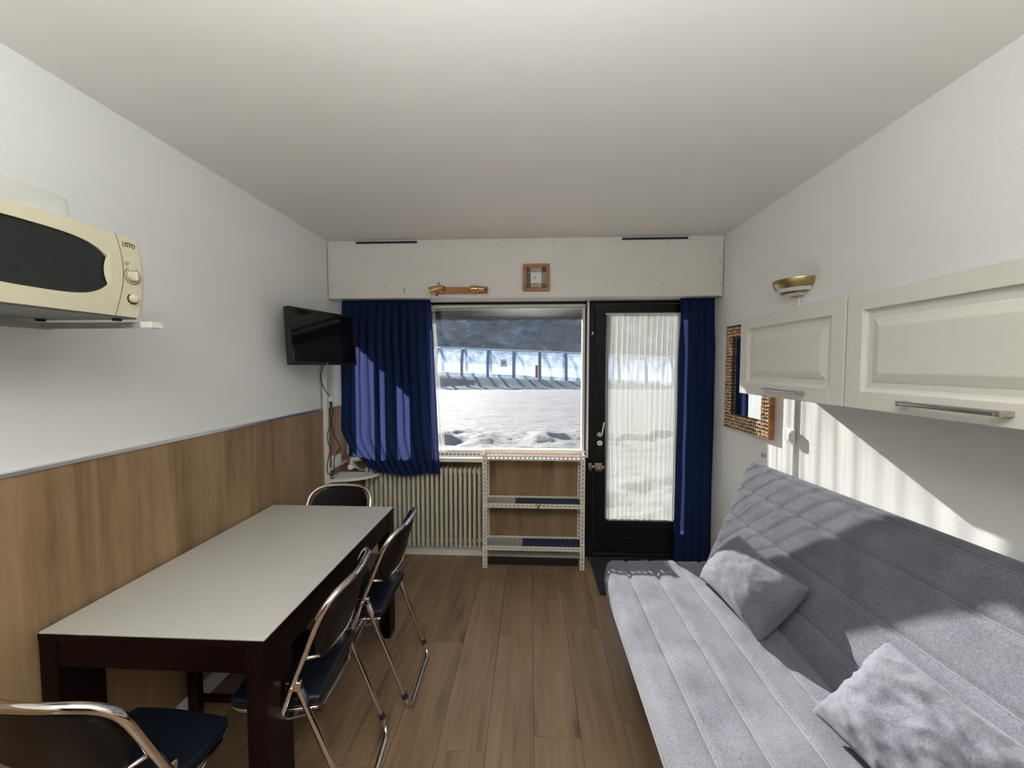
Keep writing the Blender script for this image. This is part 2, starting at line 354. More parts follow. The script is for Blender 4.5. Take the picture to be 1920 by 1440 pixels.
    def prism(s, poly, z0, z1, M4=None):
        n = len(poly); vs = [Vector((x, y, z0)) for x, y in poly] + [Vector((x, y, z1)) for x, y in poly]
        if M4: vs = [M4 @ v for v in vs]
        return s.add(vs, [tuple(range(n))[::-1], tuple(range(n, 2 * n))] + [(i, (i + 1) % n, n + (i + 1) % n, n + i) for i in range(n)])
    def mesh(s, name, mat, smooth=False, angle=35, recalc=True):
        me = bpy.data.meshes.new(name); me.from_pydata(s.v, [], s.f); me.validate()
        if s.uv:
            ul = me.uv_layers.new(name='uv')
            for lp in me.loops: ul.data[lp.index].uv = s.uv.get(lp.vertex_index, (0, 0))
        if recalc:
            import bmesh
            bm = bmesh.new(); bm.from_mesh(me); bmesh.ops.recalc_face_normals(bm, faces=bm.faces); bm.to_mesh(me); bm.free()
        if smooth:
            me.polygons.foreach_set('use_smooth', [True] * len(me.polygons))
            if angle: me.set_sharp_from_angle(angle=R(angle))
        me.materials.append(mat); me.update(); return me
    def build(s, name, mat, parent=None, smooth=False, angle=35, recalc=True):
        o = bpy.data.objects.new(name, s.mesh(name, mat, smooth, angle, recalc)); COL.objects.link(o)
        if parent: o.parent = parent
        return o
def tag(o, label=None, cat=None, group=None, kind=None):
    if label: o['label'] = label
    if cat: o['category'] = cat
    if group: o['group'] = group
    if kind: o['kind'] = kind
    return o
def empty(name, loc, label, cat, rz=0.0, group=None, kind=None):
    o = bpy.data.objects.new(name, None); COL.objects.link(o); o.location = loc; o.rotation_euler = (0, 0, rz); o.empty_display_size = 0.05
    return tag(o, label, cat, group, kind)
class Thing:
    """Empty at a base point; parts are modelled in world coordinates and parented with the offset removed."""
    def __init__(s, name, loc, label, cat, group=None, kind=None):
        s.o = empty(name, loc, label, cat, 0, group, kind); s.loc = Vector(loc)
    def part(s, name, mb, mat, smooth=False, angle=35, parent=None, label=None, recalc=True):
        mb.v = [tuple(Vector(v) - s.loc) for v in mb.v]
        o = mb.build(name, mat, parent or s.o, smooth, angle, recalc)
        if label: o['label'] = label
        return o
def copy_tree(o, parent=None):
    c = o.copy(); COL.objects.link(c)
    if parent: c.parent = parent
    for ch in list(o.children): copy_tree(ch, c)
    return c
def single(name, mb, mat, label, cat, loc, smooth=False, angle=35, group=None, kind=None):
    l = Vector(loc); mb.v = [tuple(Vector(v) - l) for v in mb.v]
    o = mb.build(name, mat, None, smooth, angle); o.location = loc
    return tag(o, label, cat, group, kind)
def text_mesh(s, size, name, mat, M4, parent, depth=0.0006):
    cu = bpy.data.curves.new(name, 'FONT'); cu.body = s; cu.size = size; cu.extrude = depth; cu.align_x = 'CENTER'; cu.align_y = 'CENTER'
    tmp = bpy.data.objects.new('tmp', cu); COL.objects.link(tmp)
    dg = bpy.context.evaluated_depsgraph_get(); dg.update()
    me = bpy.data.meshes.new_from_object(tmp.evaluated_get(dg)); bpy.data.objects.remove(tmp)
    me.name = name; me.materials.clear(); me.materials.append(mat); me.transform(M4)
    o = bpy.data.objects.new(name, me); COL.objects.link(o); o.parent = parent; return o
def arc(c, r, a0, a1, n, plane='xz'):
    P_ = []
    for i in range(n + 1):
        a = a0 + (a1 - a0) * i / n; u, v = r * math.cos(a), r * math.sin(a)
        P_.append(Vector((c[0] + u, c[1], c[2] + v)) if plane == 'xz' else Vector((c[0] + u, c[1] + v, c[2])))
    return P_
def smooth_path(pts, n=8):
    pts = [Vector(p) for p in pts]; out = []
    for i in range(len(pts) - 1):
        p0 = pts[max(i - 1, 0)]; p1 = pts[i]; p2 = pts[i + 1]; p3 = pts[min(i + 2, len(pts) - 1)]
        for j in range(n):
            t = j / n; t2 = t * t; t3 = t2 * t
            out.append(0.5 * ((2 * p1) + (-p0 + p2) * t + (2 * p0 - 5 * p1 + 4 * p2 - p3) * t2 + (-p0 + 3 * p1 - 3 * p2 + p3) * t3))
    out.append(pts[-1]); return out
def struct(name, mb, mat, label, cat='structure', parent=None):
    o = mb.build(name, mat, parent)
    if parent is None: tag(o, label, cat, None, 'structure')
    return o

XL, XR, YB, YF, H = -1.52, 1.374, 3.11, -2.6, 2.45
# ------------------------------------------------------------------ room shell
floor = struct('floor', MB().box(XL - 0.1, XR + 0.1, YF - 0.1, YB + 0.08, -0.16, -0.012), M['dark'], 'oak laminate floor of long planks running towards the window', 'floor')
PW, PL = 0.192, 1.28
nplank = 0
pm = None
x = XL
row = 0
while x < XR - 0.005:
    w = min(PW, XR - x); off = (row * 0.47) % 1.0 * PL
    y = YF - off
    while y < YB:
        y0, y1 = max(y, YF), min(y + PL, YB)
        if y1 - y0 > 0.02:
            b = MB().rbox(x + 0.0006 - x, w - 0.0006, 0.0006, y1 - y0 - 0.0006, -0.012, 0.0, 0.0012, k=1)
            o = b.build('plank', M['plank'], floor); o.location = (x, y0, 0)
        y += PL
    x += PW; row += 1
wl = struct('wall_left', MB().box(XL - 0.1, XL, YF, YB + 0.08, -0.012, H), M['wall'], 'white left wall with an oak panel along its lower half', 'wall')
for y0, y1 in ((YF, -0.02), (-0.018, 2.775), (2.79, 3.105)):
    MB().box(XL, XL + 0.018, y0, y1, 0.0, 1.205).build('wall_panel', M['panel'], wl)
MB().box(XL, XL + 0.024, YF, 2.775, 1.205, 1.217).build('edge_trim', M['alu'], wl)
struct('baseboard_left', MB().box(XL + 0.018, XL + 0.032, YF, 2.775, 0, 0.075), M['white'], 'low white skirting under the oak panel', 'skirting')
wr = struct('wall_right', MB().box(XR, XR + 0.1, YF, YB + 0.08, -0.012, H), M['wall'], 'white right wall behind the sofa', 'wall')
struct('ceiling', MB().box(XL - 0.1, XR + 0.1, YF - 0.1, YB + 0.08, H, H + 0.1), M['ceiling'], 'plain white ceiling', 'ceiling')
struct('wall_front', MB().box(XL, XR, YF - 0.1, YF, 0, H), M['redwood'], 'unseen wall at the near end of the room, in dark wood to reflect less light', 'wall')  # unseen wall, made dark so it sends less light back into the room
WX0, WX1, WZ0, WZ1 = -1.46, 0.432, 0.835, 2.035
bw = MB()
bw.box(XL, WX0, YB, YB + 0.08, 0, H).box(WX0, WX1, YB, YB + 0.08, 0, WZ0 - 0.03).box(WX0, XR, YB, YB + 0.08, 2.05, H)
wb_ = struct('wall_back', bw, M['white'], 'back wall with the window and the door', 'wall')
for x0, x1 in ((-1.5, -0.62), (-0.618, 0.428)):
    MB().box(x0, x1, YB - 0.014, YB, 0.085, 0.80).build('wall_panel', M['panel'], wb_)
struct('baseboard_back', MB().box(XL + 0.018, 0.43, YB - 0.05, YB - 0.0145, 0, 0.083), M['white'], 'white skirting board under the radiator', 'skirting')
# valance box above the windows
va = struct('trim_1', MB().box(-1.512, XR - 0.008, 2.895, 2.912, 2.024, 2.418), M['valance'], 'long white boxed panel above window and door', 'valance board')
MB().box(-1.512, XR - 0.008, 2.912, YB, 2.024, 2.036).build('underside_board', M['valance'], va)
sc = MB()
for i in range(8):
    xx = -1.49 + i * (XR + 1.47) / 7
    for zz in (2.405, 2.105):
        if zz < 2.2 and 2 < i < 4: continue
        sc.lathe([(0, 0.0015), (0.004, 0.0012), (0.005, 0)], 8, Matrix.Translation((xx + (0.03 if zz > 2.2 else 0), 2.895, zz)) @ Matrix.Rotation(R(90), 4, 'X'))
for zz in (2.26,): 
    for xx in (-1.495, XR - 0.03): sc.lathe([(0, 0.0015), (0.005, 0)], 8, Matrix.Translation((xx, 2.895, zz)) @ Matrix.Rotation(R(90), 4, 'X'))
s_ = sc.build('screws', M['greyplastic'], va); s_['kind'] = 'stuff'
t2 = struct('trim_2', MB().box(XL, XR, 2.905, 2.93, 2.418, H), M['valance'], 'narrow white strip between valance and ceiling', 'trim')
for x0, x1 in ((-1.30, -0.84), (0.655, 1.12)):
    MB().box(x0, x1, 2.896, 2.906, 2.428, 2.441).build('vent_slot', M['dark'], t2)
tg = MB().box(XL, XL + 0.008, 2.9, 2.905, 2.02, 2.42)
# coat hook on valance
hk = MB().tube(smooth_path([(-0.935, 2.894, 2.085), (-0.935, 2.884, 2.075), (-0.933, 2.874, 2.055), (-0.932, 2.866, 2.062)], 4), 0.0025, 6).lathe([(0, 0.004), (0.006, 0)], 8, Matrix.Translation((-0.935, 2.894, 2.088)) @ Matrix.Rotation(R(90), 4, 'X'))
single('wall_hook', hk, M['greyplastic'], 'tiny metal hook screwed low into the valance above the left curtain', 'hook', (-0.935, 2.89, 2.085), True)

# ------------------------------------------------------------------ window
win = Thing('window_1', (-0.5, YB, WZ0), 'wide fixed window with dusty glass', 'window', None, 'structure')
YG = YB + 0.03
fr = MB().box(WX0, WX1, YB - 0.01, YB + 0.08, 2.005, 2.05).box(WX0, WX1, YB - 0.02, YB + 0.08, WZ0 - 0.03, WZ0 - 0.008)
win.part('frame', fr, M['black_frame'])
inn = MB().box(WX0 - 0.0, WX0 + 0.02, YB, YB + 0.07, WZ0, 2.0).box(WX0 + 0.02, WX1, YB, YB + 0.07, 1.985, 2.005).box(WX0 + 0.02, WX1, YB - 0.012, YB + 0.07, WZ0 - 0.008, WZ0 + 0.014).box(WX1 - 0.026, WX1 - 0.008, YB, YB + 0.07, WZ0, 1.99)
win.part('inner_frame', inn, M['white'])
win.part('pane', MB().box(WX0 + 0.02, WX1 - 0.026, YG, YG + 0.006, WZ0 + 0.012, 1.987), M['glass'])
for i, (z0, z1, mt) in enumerate(((1.895, 1.919, 'slat'), (1.920, 1.944, 'slat'), (1.945, 1.968, 'slat'), (1.970, 2.02, 'slatlight'))):
    win.part('shutter_slat', MB().rbox(WX0 + 0.02, WX1 - 0.01, YB + 0.052, YB + 0.062, z0, z1, 0.004, k=1), M[mt])
struct('trim_3', MB().box(0.436, 0.452, 3.075, 3.125, 0.80, 2.03), M['white'], 'slim white post between window and door', 'trim')

# ------------------------------------------------------------------ door
door = Thing('door_1', (0.85, YB, 0), 'black glazed outside door with lace curtain', 'door', None, 'structure')
fm = MB().box(0.432, 0.492, 3.085, 3.19, 0, 2.05).box(1.205, XR, 3.085, 3.19, 0, 2.05).box(0.492, 1.205, 3.085, 3.19, 2.0, 2.05).box(0.492, 1.205, 3.06, 3.19, 0, 0.018)
door.part('frame', fm, M['black_frame'])
lf = MB()
lf.rbox(0.496, 0.603, 3.075, 3.115, 0.02, 1.996, 0.004, k=1).rbox(1.118, 1.202, 3.075, 3.115, 0.02, 1.996, 0.004, k=1)
lf.rbox(0.60, 1.138, 3.075, 3.115, 1.925, 1.996, 0.004, k=1).rbox(0.60, 1.138, 3.075, 3.115, 0.02, 0.16, 0.004, k=1).rbox(0.60, 1.138, 3.075, 3.115, 0.215, 0.30, 0.004, k=1).box(0.60, 1.138, 3.086, 3.11, 0.15, 0.22)
leaf = door.part('leaf', lf, M['black_frame'])
door.part('pane', MB().box(0.603, 1.118, 3.097, 3.101, 0.30, 1.925), M['doorglass'])
door.part('weather_bar', MB().rbox(0.49, 1.2, 3.05, 3.078, 0.028, 0.052, 0.006, k=1), M['black_frame'])
def disc(c, r, t, k=20):  # disc facing -Y
    return MB().lathe([(0, t), (r * 0.8, t), (r, t * 0.5), (r, 0)], k, Matrix.Translation(c) @ Matrix.Rotation(R(90), 4, 'X'))
hd = disc((0.541, 3.075, 0.985), 0.022, 0.008)
hr = door.part('handle_rose', hd, M['steel'], True)
lv = MB().tube(smooth_path([(0.541, 3.068, 0.985), (0.541, 3.03, 0.985), (0.548, 3.022, 1.01), (0.562, 3.02, 1.09)], 5), 0.0065, 8)
door.part('handle_lever', lv, M['chrome'], True, parent=None)
cy = disc((0.542, 3.075, 0.917), 0.021, 0.007); door.part('lock_rose', cy, M['plastic'], True)
door.part('keyway', MB().box(-0.011, 0.011, -0.002, 0, -0.003, 0.003, Matrix.Translation((0.542, 3.068, 0.917)) @ Matrix.Rotation(R(20), 4, 'Y')), M['brass_worn'])
door.part('bolt_knob', MB().rbox(0.545, 0.582, 3.055, 3.075, 0.848, 0.862, 0.004).rbox(0.53, 0.55, 3.06, 3.075, 0.842, 0.868, 0.004), M['rubber'])
rim = MB().rbox(0.500, 0.556, 3.045, 3.075, 0.700, 0.766, 0.005)
rl = door.part('rim_lock', rim, M['brass_worn'], True)
door.part('lock_button', disc((0.530, 3.045, 0.728), 0.013, 0.006), M['steel'], True)
door.part('lock_keeper', MB().rbox(0.452, 0.478, 3.055, 3.086, 0.700, 0.764, 0.004), M['brass_worn'], True)
door.part('lock_bolt', MB().rbox(0.478, 0.500, 3.055, 3.068, 0.722, 0.744, 0.002), M['steel'], True)
door.part('latch_tab', MB().rbox(0.556, 0.575, 3.055, 3.07, 0.716, 0.742, 0.002), M['steel'], True)
door.part('top_catch', MB().rbox(0.468, 0.488, 3.066, 3.085, 1.762, 1.770, 0.002).rbox(0.474, 0.482, 3.06, 3.085, 1.768, 1.786, 0.002), M['steel'])
struct('trim_4', MB().box(0.45, XR, 3.0, 3.06, 0, 0.008), M['alu'], 'pale metal threshold strip', 'threshold')

# ------------------------------------------------------------------ outside
def ground_z(x, y):
    base = -0.02 - 0.0 * y
    ridge = 0.55 - 0.044 * (x + 1.5)             # level at the foot of the tunnel, falling to the right
    t = min(1, max(0, (y - 27.6) / 2.2)); t = t * t * (3 - 2 * t)
    z = base * (1 - t) + ridge * t
    if y > 33: z += (y - 33) * 0.015
    a = 0.020 + 0.12 * math.exp(-((y - 8.1) / 1.0) ** 2) + 0.10 * math.exp(-((y - 5.0) / 1.3) ** 2)
    n = noise.fractal(Vector((x * 1.3, y * 1.6, 0)), 1.0, 2.0, 5)
    z += a * n + 0.10 * math.exp(-((y - 8.0) / 0.9) ** 2)
    z += (0.035 * math.exp(-y / 14)) * noise.fractal(Vector((x * 3.2, y * 6.5, 4)), 0.8, 2.0, 3)
    if y > 10: z += 0.03 * math.sin(x * 0.25 + y * 2.3) * math.exp(-((y - 16) / 6) ** 2)
    if y < 3.7: z = min(z, -0.02) - (3.7 - y) * 0.1
    return z
sn = MB()
ys = [3.2 + 0.06 * i for i in range(130)]; yy = ys[-1]
while yy < 40: yy += 0.06 + (yy - 10) * 0.006; ys.append(yy)
while yy < 260: yy *= 1.06; ys.append(yy)
NX = 420
def gx(i, y): return (i / NX - 0.5) * (8 + y * 2.3)
for y in ys:
    for i in range(NX + 1): xx = gx(i, y); sn.v.append((xx, y, ground_z(xx, y)))
for j in range(len(ys) - 1):
    for i in range(NX): a = j * (NX + 1) + i; sn.f.append((a, a + 1, a + NX + 2, a + NX + 1))
g = sn.build('ground', M['snow'], None, True, 0, recalc=False); tag(g, 'bright snowfield outside the window, lumpy near the house and groomed further off', 'snow', None, 'structure')
hm = MB()
def hill(u, v):
    x = (u - 0.5) * 900; y = 150 + v * 260
    z = 1.0 + v * 150 + 9 * noise.fractal(Vector((x * 0.02, y * 0.02, 3)), 1, 2, 5)
    return (x, y, z)
hm.grid(hill, 90, 40)
h_ = hm.build('hillside', M['hill'], None, True, 0); tag(h_, 'dark forested mountainside rising behind the covered ski conveyor', 'mountain', None, 'structure')
# covered conveyor: bays of clear sheet between blue ribs
tun = Thing('covered_conveyor', (0, 31.2, 0.5), 'clear arched tunnel of a ski conveyor crossing the snow', 'tunnel')
def base_z(x): return 0.92 - 0.0435 * (x + 7.3)
def archpt(x, a, r=1.0):  # a 0..pi, front at y=30
    s_ = math.copysign(abs(math.cos(a)) ** 0.8, math.cos(a)); c_ = abs(math.sin(a)) ** 0.72
    return (x, 31.15 - 1.15 * s_ * r, base_z(x) - 0.15 + 2.12 * c_ * r)
SP = 2.0
rib0 = -17.3
for k in range(22):
    xr_ = rib0 + k * SP
    mb = MB(); W = 0.11
    for i in range(24):
        a, b = math.pi * i / 24, math.pi * (i + 1) / 24
        p = []
        for (xx, aa, rr) in ((xr_ - W, a, 1.0), (xr_ + W, a, 1.0), (xr_ + W, b, 1.0), (xr_ - W, b, 1.0), (xr_ - W, a, 1.04), (xr_ + W, a, 1.04), (xr_ + W, b, 1.04), (xr_ - W, b, 1.04)): p.append(archpt(xx, aa, rr))
        mb.add(p, [(3, 2, 1, 0), (4, 5, 6, 7), (0, 1, 5, 4), (1, 2, 6, 5), (2, 3, 7, 6), (3, 0, 4, 7)])
    tun.part('rib', mb, M['rib'], recalc=True)
    mb = MB().grid(lambda u, v: archpt(xr_ + W + u * (SP - 2 * W), math.pi * v, 1.01), 1, 24)
    tun.part('clear_sheet', mb, M['poly'], True, 0)
tun.part('ridge_rail', MB().tube([(rib0, 31.15, base_z(rib0) + 2.08), (rib0 + 21 * SP, 31.15, base_z(rib0 + 21 * SP) + 2.08)], 0.045, 6), M['plastic'])
tun.part('conveyor_belt', MB().add([(rib0, 30.7, base_z(rib0) + .1), (rib0 + 42, 30.7, base_z(rib0 + 42) + .1), (rib0 + 42, 31.6, base_z(rib0 + 42) + .1), (rib0, 31.6, base_z(rib0) + .1),
    (rib0, 30.7, base_z(rib0) - .3), (rib0 + 42, 30.7, base_z(rib0 + 42) - .3), (rib0 + 42, 31.6, base_z(rib0 + 42) - .3), (rib0, 31.6, base_z(rib0) - .3)], [(3, 2, 1, 0), (4, 5, 6, 7), (0, 1, 5, 4), (1, 2, 6, 5), (2, 3, 7, 6), (3, 0, 4, 7)]), M['rib'])
for k, cx in enumerate((0.45, 3.9)):
    pd = MB().rbox(cx - 0.1, cx + 0.1, 29.72, 29.9, base_z(cx) + 0.0, base_z(cx) + 0.95, 0.05)
    single('safety_pad', pd, M['orange'], ('small orange pad on a tunnel rib seen at the middle of the window', 'orange pad on a tunnel rib at the right edge of the window')[k], 'safety pad', (cx, 29.8, base_z(cx)), True)
sg = Thing('notice_board', (-2.03, 29.6, 1.6), 'small square white notice on the front of the conveyor tunnel', 'sign')
sg.part('board', MB().rbox(-2.28, -1.78, 29.55, 29.6, 1.42, 1.98, 0.02), M['plastic'])
ln = MB()
ln.box(-2.17, -1.90, 29.54, 29.55, 1.62, 1.80)
sg.part('print', ln, M['rib'])

# ------------------------------------------------------------------ table
tb = Thing('dining_table', (-1.135, 1.62, 0), 'dark wood dining table with pale grey top along the panelled wall', 'table')
TX0, TX1, TY0, TY1, TZ = -1.488, -0.779, 1.077, 2.169, 0.72
tb.part('tabletop', MB().rbox(TX0 + 0.002, TX1 - 0.002, TY0 + 0.002, TY1 - 0.002, TZ - 0.006, TZ, 0.002, k=1), M['tabletop'])
tb.part('edge_board', MB().rbox(TX0, TX1, TY0, TY1, TZ - 0.026, TZ - 0.0055, 0.002, k=1), M['wenge'])
ap = MB().box(TX0 + 0.004, TX1 - 0.004, TY0 + 0.004, TY0 + 0.028, 0.613, 0.694).box(TX0 + 0.004, TX1 - 0.004, TY1 - 0.028, TY1 - 0.004, 0.613, 0.694)
ap.box(TX0 + 0.004, TX0 + 0.026, TY0 + 0.028, TY1 - 0.028, 0.613, 0.694).box(TX1 - 0.026, TX1 - 0.004, TY0 + 0.028, TY1 - 0.028, 0.613, 0.694)
tb.part('apron', ap, M['wenge'])
for x0, x1 in ((TX0 + 0.001, TX0 + 0.062), (TX1 - 0.062, TX1 - 0.001)):
    for y0, y1 in ((TY0 + 0.001, TY0 + 0.13), (TY1 - 0.085, TY1 - 0.001)):
        tb.part('leg', MB().rbox(x0, x1, y0, y1, 0, 0.694, 0.003, k=1), M['wenge'])
# low wooden stool under the table
st = Thing('wooden_stool', (-1.30, 1.70, 0), 'dark red-brown wooden stool under the dining table against the panelled wall', 'stool')
st.part('seat', MB().rbox(-1.49, -1.11, 1.55, 1.86, 0.40, 0.43, 0.006), M['redwood'])
for xx in (-1.475, -1.15):
    for yy_ in (1.57, 1.82): st.part('leg', MB().box(xx - 0.012 if xx < -1.3 else xx, xx + 0.033, yy_, yy_ + 0.03, 0, 0.40), M['redwood'])
for z0 in (0.06,):
    st.part('stretcher', MB().box(-1.443, -1.15, 1.575, 1.593, z0, z0 + 0.025), M['redwood'])

# ------------------------------------------------------------------ folding chairs
def chair(loc, rz, label):
    root = empty('folding_chair', loc, label, 'chair', rz, 'chrome folding chairs around the dining table')
    yl = lambda z: (0.511 - z) * 0.404      # line of the front tube
    HW = 0.188
    pts = []
    # floor bar and sides and curved top rail as one tube
    for i in range(5): a = math.pi / 2 * i / 4; pts.append((-HW + 0.04 - 0.04 * math.sin(a), yl(0.011) - 0.02 * (1 - math.sin(a)) * 0, 0.011 + 0.04 * (1 - math.cos(a))))
    pts.append((-HW, yl(0.3), 0.3)); pts.append((-HW, yl(0.5), 0.5)); pts.append((-HW, yl(0.64), 0.64))
    for i in range(0, 25):
        a = math.pi - math.pi * i / 24
        cx = math.copysign(abs(math.cos(a)) ** 0.5, math.cos(a)); sz = abs(math.sin(a)) ** 0.5
        xx = HW * cx; zz = 0.67 + 0.135 * sz
        pts.append((xx, yl(zz) - 0.045 * (1 - (xx / HW) ** 2), zz))
    pts.append((HW, yl(0.64), 0.64)); pts.append((HW, yl(0.5), 0.5)); pts.append((HW, yl(0.3), 0.3))
    for i in range(5): a = math.pi / 2 * (4 - i) / 4; pts.append((HW - 0.04 + 0.04 * math.sin(a), yl(0.011), 0.011 + 0.04 * (1 - math.cos(a))))
    MB().tube(pts, 0.0112, 10, closed=True).build('front_frame', M['chrome'], root, True, 0)
    # rear leg loop
    RW = 0.170; yr = lambda z: -0.006 - (0.511 - z) * 0.38
    pts = [(-RW - 0.004, yr(0.505), 0.505)]
    for i in range(7): a = math.pi / 2 * i / 6; pts.append((-RW + 0.045 - 0.045 * math.cos(a), yr(0.011 + 0.045 * (1 - math.sin(a))), 0.011 + 0.045 * (1 - math.sin(a))))
    for i in range(7): a = math.pi / 2 * (6 - i) / 6; pts.append((RW - 0.045 + 0.045 * math.cos(a), yr(0.011 + 0.045 * (1 - math.sin(a))), 0.011 + 0.045 * (1 - math.sin(a))))
    pts.append((RW + 0.004, yr(0.505), 0.505))
    MB().tube(pts, 0.0102, 10).build('rear_frame', M['chrome'], root, True, 40)
    for sx in (-1, 1):
        MB().tube([(sx * (RW + 0.0), yr(0.085), 0.085), (sx * RW, yr(0.065), 0.065)], 0.0125, 10).build('rubber_collar', M['rubber'], root, True)
        bk = MB().rbox(sx * 0.182 - 0.010, sx * 0.182 + 0.010, -0.028, 0.024, 0.492, 0.524, 0.005).tube([(sx * 0.202, -0.003, 0.508), (sx * 0.158, -0.003, 0.508)], 0.007, 8)
        bk.tube([(sx * RW, yr(0.505), 0.508), (sx * RW, yr(0.44), 0.44)], 0.0132, 10)
        bk.build('hinge', M['chrome'], root, True)
    # lower back rail with kinked ends
    pts = [(-HW, yl(0.60), 0.60), (-0.155, yl(0.585) - 0.045, 0.585)]
    for i in range(1, 12): xx = -0.155 + 0.31 * i / 12; pts.append((xx, yl(0.585) - 0.045 - 0.03 * (1 - (xx / 0.155) ** 2), 0.580))
    pts += [(0.155, yl(0.585) - 0.045, 0.585), (HW, yl(0.60), 0.60)]
    MB().tube(pts, 0.0055, 8).build('back_rail', M['chrome'], root, True, 0)
    # back panel, follows both rails
    def bp(side):
        def f(u, v):
            hw = 0.158 + 0.014 * v; t = (u - 0.5) * 2
            top = 0.67 + 0.126 * max(0.0, 1 - abs(t) ** 4) ** 0.5
            zz = 0.583 + (top - 0.583) * v; xx = hw * t
            yb = yl(zz) - 0.045 * (1 - (xx / HW) ** 2) * (0.35 + 0.65 * v) - (1 - v) * 0.045
            return (xx, yb + side * 0.011, zz)
        return f
    mb = MB().grid(bp(1), 20, 8).grid(bp(-1), 20, 8)
    n = 21 * 9
    for i in range(20):
        mb.f.append((i, i + 1, n + i + 1, n + i)); b0 = 8 * 21; mb.f.append((b0 + i, b0 + i + 1, n + b0 + i + 1, n + b0 + i))
    for j in range(8):
        mb.f.append((j * 21, (j + 1) * 21, n + (j + 1) * 21, n + j * 21)); mb.f.append((j * 21 + 20, (j + 1) * 21 + 20, n + (j + 1) * 21 + 20, n + j * 21 + 20))
    mb.build('backrest', M['backboard'], root, True, 50)
    # seat pad
    def sf(p):
        t = (p.y + 0.078) / 0.293; w = 0.95 + 0.06 * math.sin(min(1, max(0, t)) * math.pi / 2)
        k = 0.010 * (1 - (p.x / 0.18) ** 2) * (1 if p.z > 0.44 else 0)
        rnd = max(0, t - 0.75) / 0.25; w *= 1 - 0.10 * rnd ** 2
        return Vector((p.x * w, p.y, p.z + k))
    MB().rbox(-0.174, 0.174, -0.078, 0.215, 0.422, 0.455, 0.014, n=(10, 10, 1), k=3, fn=sf).build('seat', M['vinyl'], root, True, 60)
    rimp = []
    for (px_, py_) in ((-0.160, -0.068), (-0.168, 0.0), (-0.168, 0.14), (-0.155, 0.195), (-0.12, 0.212), (0.12, 0.212), (0.155, 0.195), (0.168, 0.14), (0.168, 0.0), (0.160, -0.068)):
        rimp.append((px_, py_, 0.418))
    MB().tube(smooth_path(rimp, 4), 0.006, 8).build('seat_frame', M['chrome'], root, True, 0)
    MB().tube([(-0.18, yl(0.27), 0.27), (0.18, yl(0.27), 0.27)], 0.006, 6).build('stretcher', M['chrome'], root, True)
    for sx in (-1, 1):
        MB().tube([(sx * 0.155, 0.15, 0.412), (sx * 0.166, 0.08, 0.37), (sx * 0.168, -0.04, 0.40)], 0.004, 6).build('linkage', M['steel'], root, True)
    return root
c2 = chair((-0.770, 1.346, 0), R(95), 'nearer of the two chrome folding chairs along the aisle side of the table')
def chair_copy(loc, rz, label):
    c = copy_tree(c2); c.location = loc; c.rotation_euler = (0, 0, rz); c['label'] = label; return c
chair_copy((-0.727, 1.798, 0), R(91.5), 'farther of the two chrome folding chairs along the aisle side of the table')
chair_copy((-1.118, 2.12, 0), R(180), 'chrome folding chair at the far end of the table under the corner shelf')
chair_copy((-1.09, 0.905, 0), R(-4), 'chrome folding chair at the near end of the table, in the lower left corner')

# ------------------------------------------------------------------ sofa
sofa = Thing('sofa_bed', (0.9, 1.2, 0), 'grey-blue quilted sofa bed with sloping backrest along the right wall', 'sofa')
SY0, SY1 = 0.20, 2.185
seams = (0.508, 0.655, 0.806, 0.93)
def wr_(p, s=1.0):
    return 0.006 * s * noise.fractal(Vector((p.x * 7, p.y * 3.2, p.z * 4)), 1, 2, 3)
def seat_fn(p):
    d = 0
    if p.z > 0.36:
        for sx in seams: d -= 0.010 * math.exp(-((p.x - sx) / 0.010) ** 2)
        d += wr_(p, 1.4)
    t = (0.36 - p.z) / 0.12                      # tuck the lower front edge under
    x = p.x + (0.04 * max(0, t) if p.x < 0.6 else 0)
    cy = max(0, p.y - (SY1 - 0.30)) / 0.30      # round the far front corner in plan
    if p.x < 0.70: x += 0.05 * cy ** 3 * (0.70 - p.x) / 0.3
    # quilt channels
    return Vector((x, p.y + 0.5 * wr_(p), p.z + d))
sofa.part('seat_mattress', MB().rbox(0.388, 1.035, SY0, SY1, 0.27, 0.448, 0.045, n=(110, 120, 4), k=5, fn=seat_fn), M['sofa'], True, 0)
# backrest: built upright in (s = up the face, t = thickness) then placed
B0 = Vector((1.005, 0, 0.36)); 
def back_pos(s, t, y):
    rt = 1.255 + 0.045 * (2.2 - y) / 1.9       # ridge swings slightly towards the wall nearer the camera
    top = Vector((rt, 0, 0.988 + 0.045 * (2.2 - y) / 1.9)); ax = top - B0; ln_ = ax.length; ax = ax / ln_; nn = Vector((-ax.z, 0, ax.x))
    q = B0 + ax * (s * ln_ / 0.63) - nn * t
    return Vector((q.x, y, q.z))
bseams = (0.165, 0.32, 0.475, 0.60)
def back_fn(p):   # p.x = thickness, p.z = height along the face, p.y
    d = 0
    if p.x < 0.03:
        for s in bseams: d += 0.008 * math.exp(-((p.z - s) / 0.010) ** 2)
        d += 0.7 * wr_(Vector((p.z, p.y, 1)))
    return back_pos(p.z, p.x + d, p.y + 0.05 * (0.63 - p.z) * (1 if p.y > 1.2 else 0) * -0.6)
sofa.part('backrest', MB().rbox(0.0, 0.115, SY0, SY1 + 0.115, 0.0, 0.63, 0.03, n=(2, 100, 70), k=4, fn=back_fn), M['sofa'], True, 0)
for sx in seams:
    def zt(yv): 
        p = Vector((sx, yv, 0.448)); return seat_fn(p)
    mb = MB()
    ptsx = [zt(SY0 + 0.04 + (SY1 - SY0 - 0.07) * i / 150) + Vector((0, 0, 0.0022)) for i in range(151)]
    sofa.part('seat_seam', MB().tube(ptsx, 0.0010, 5), M['stitch'])
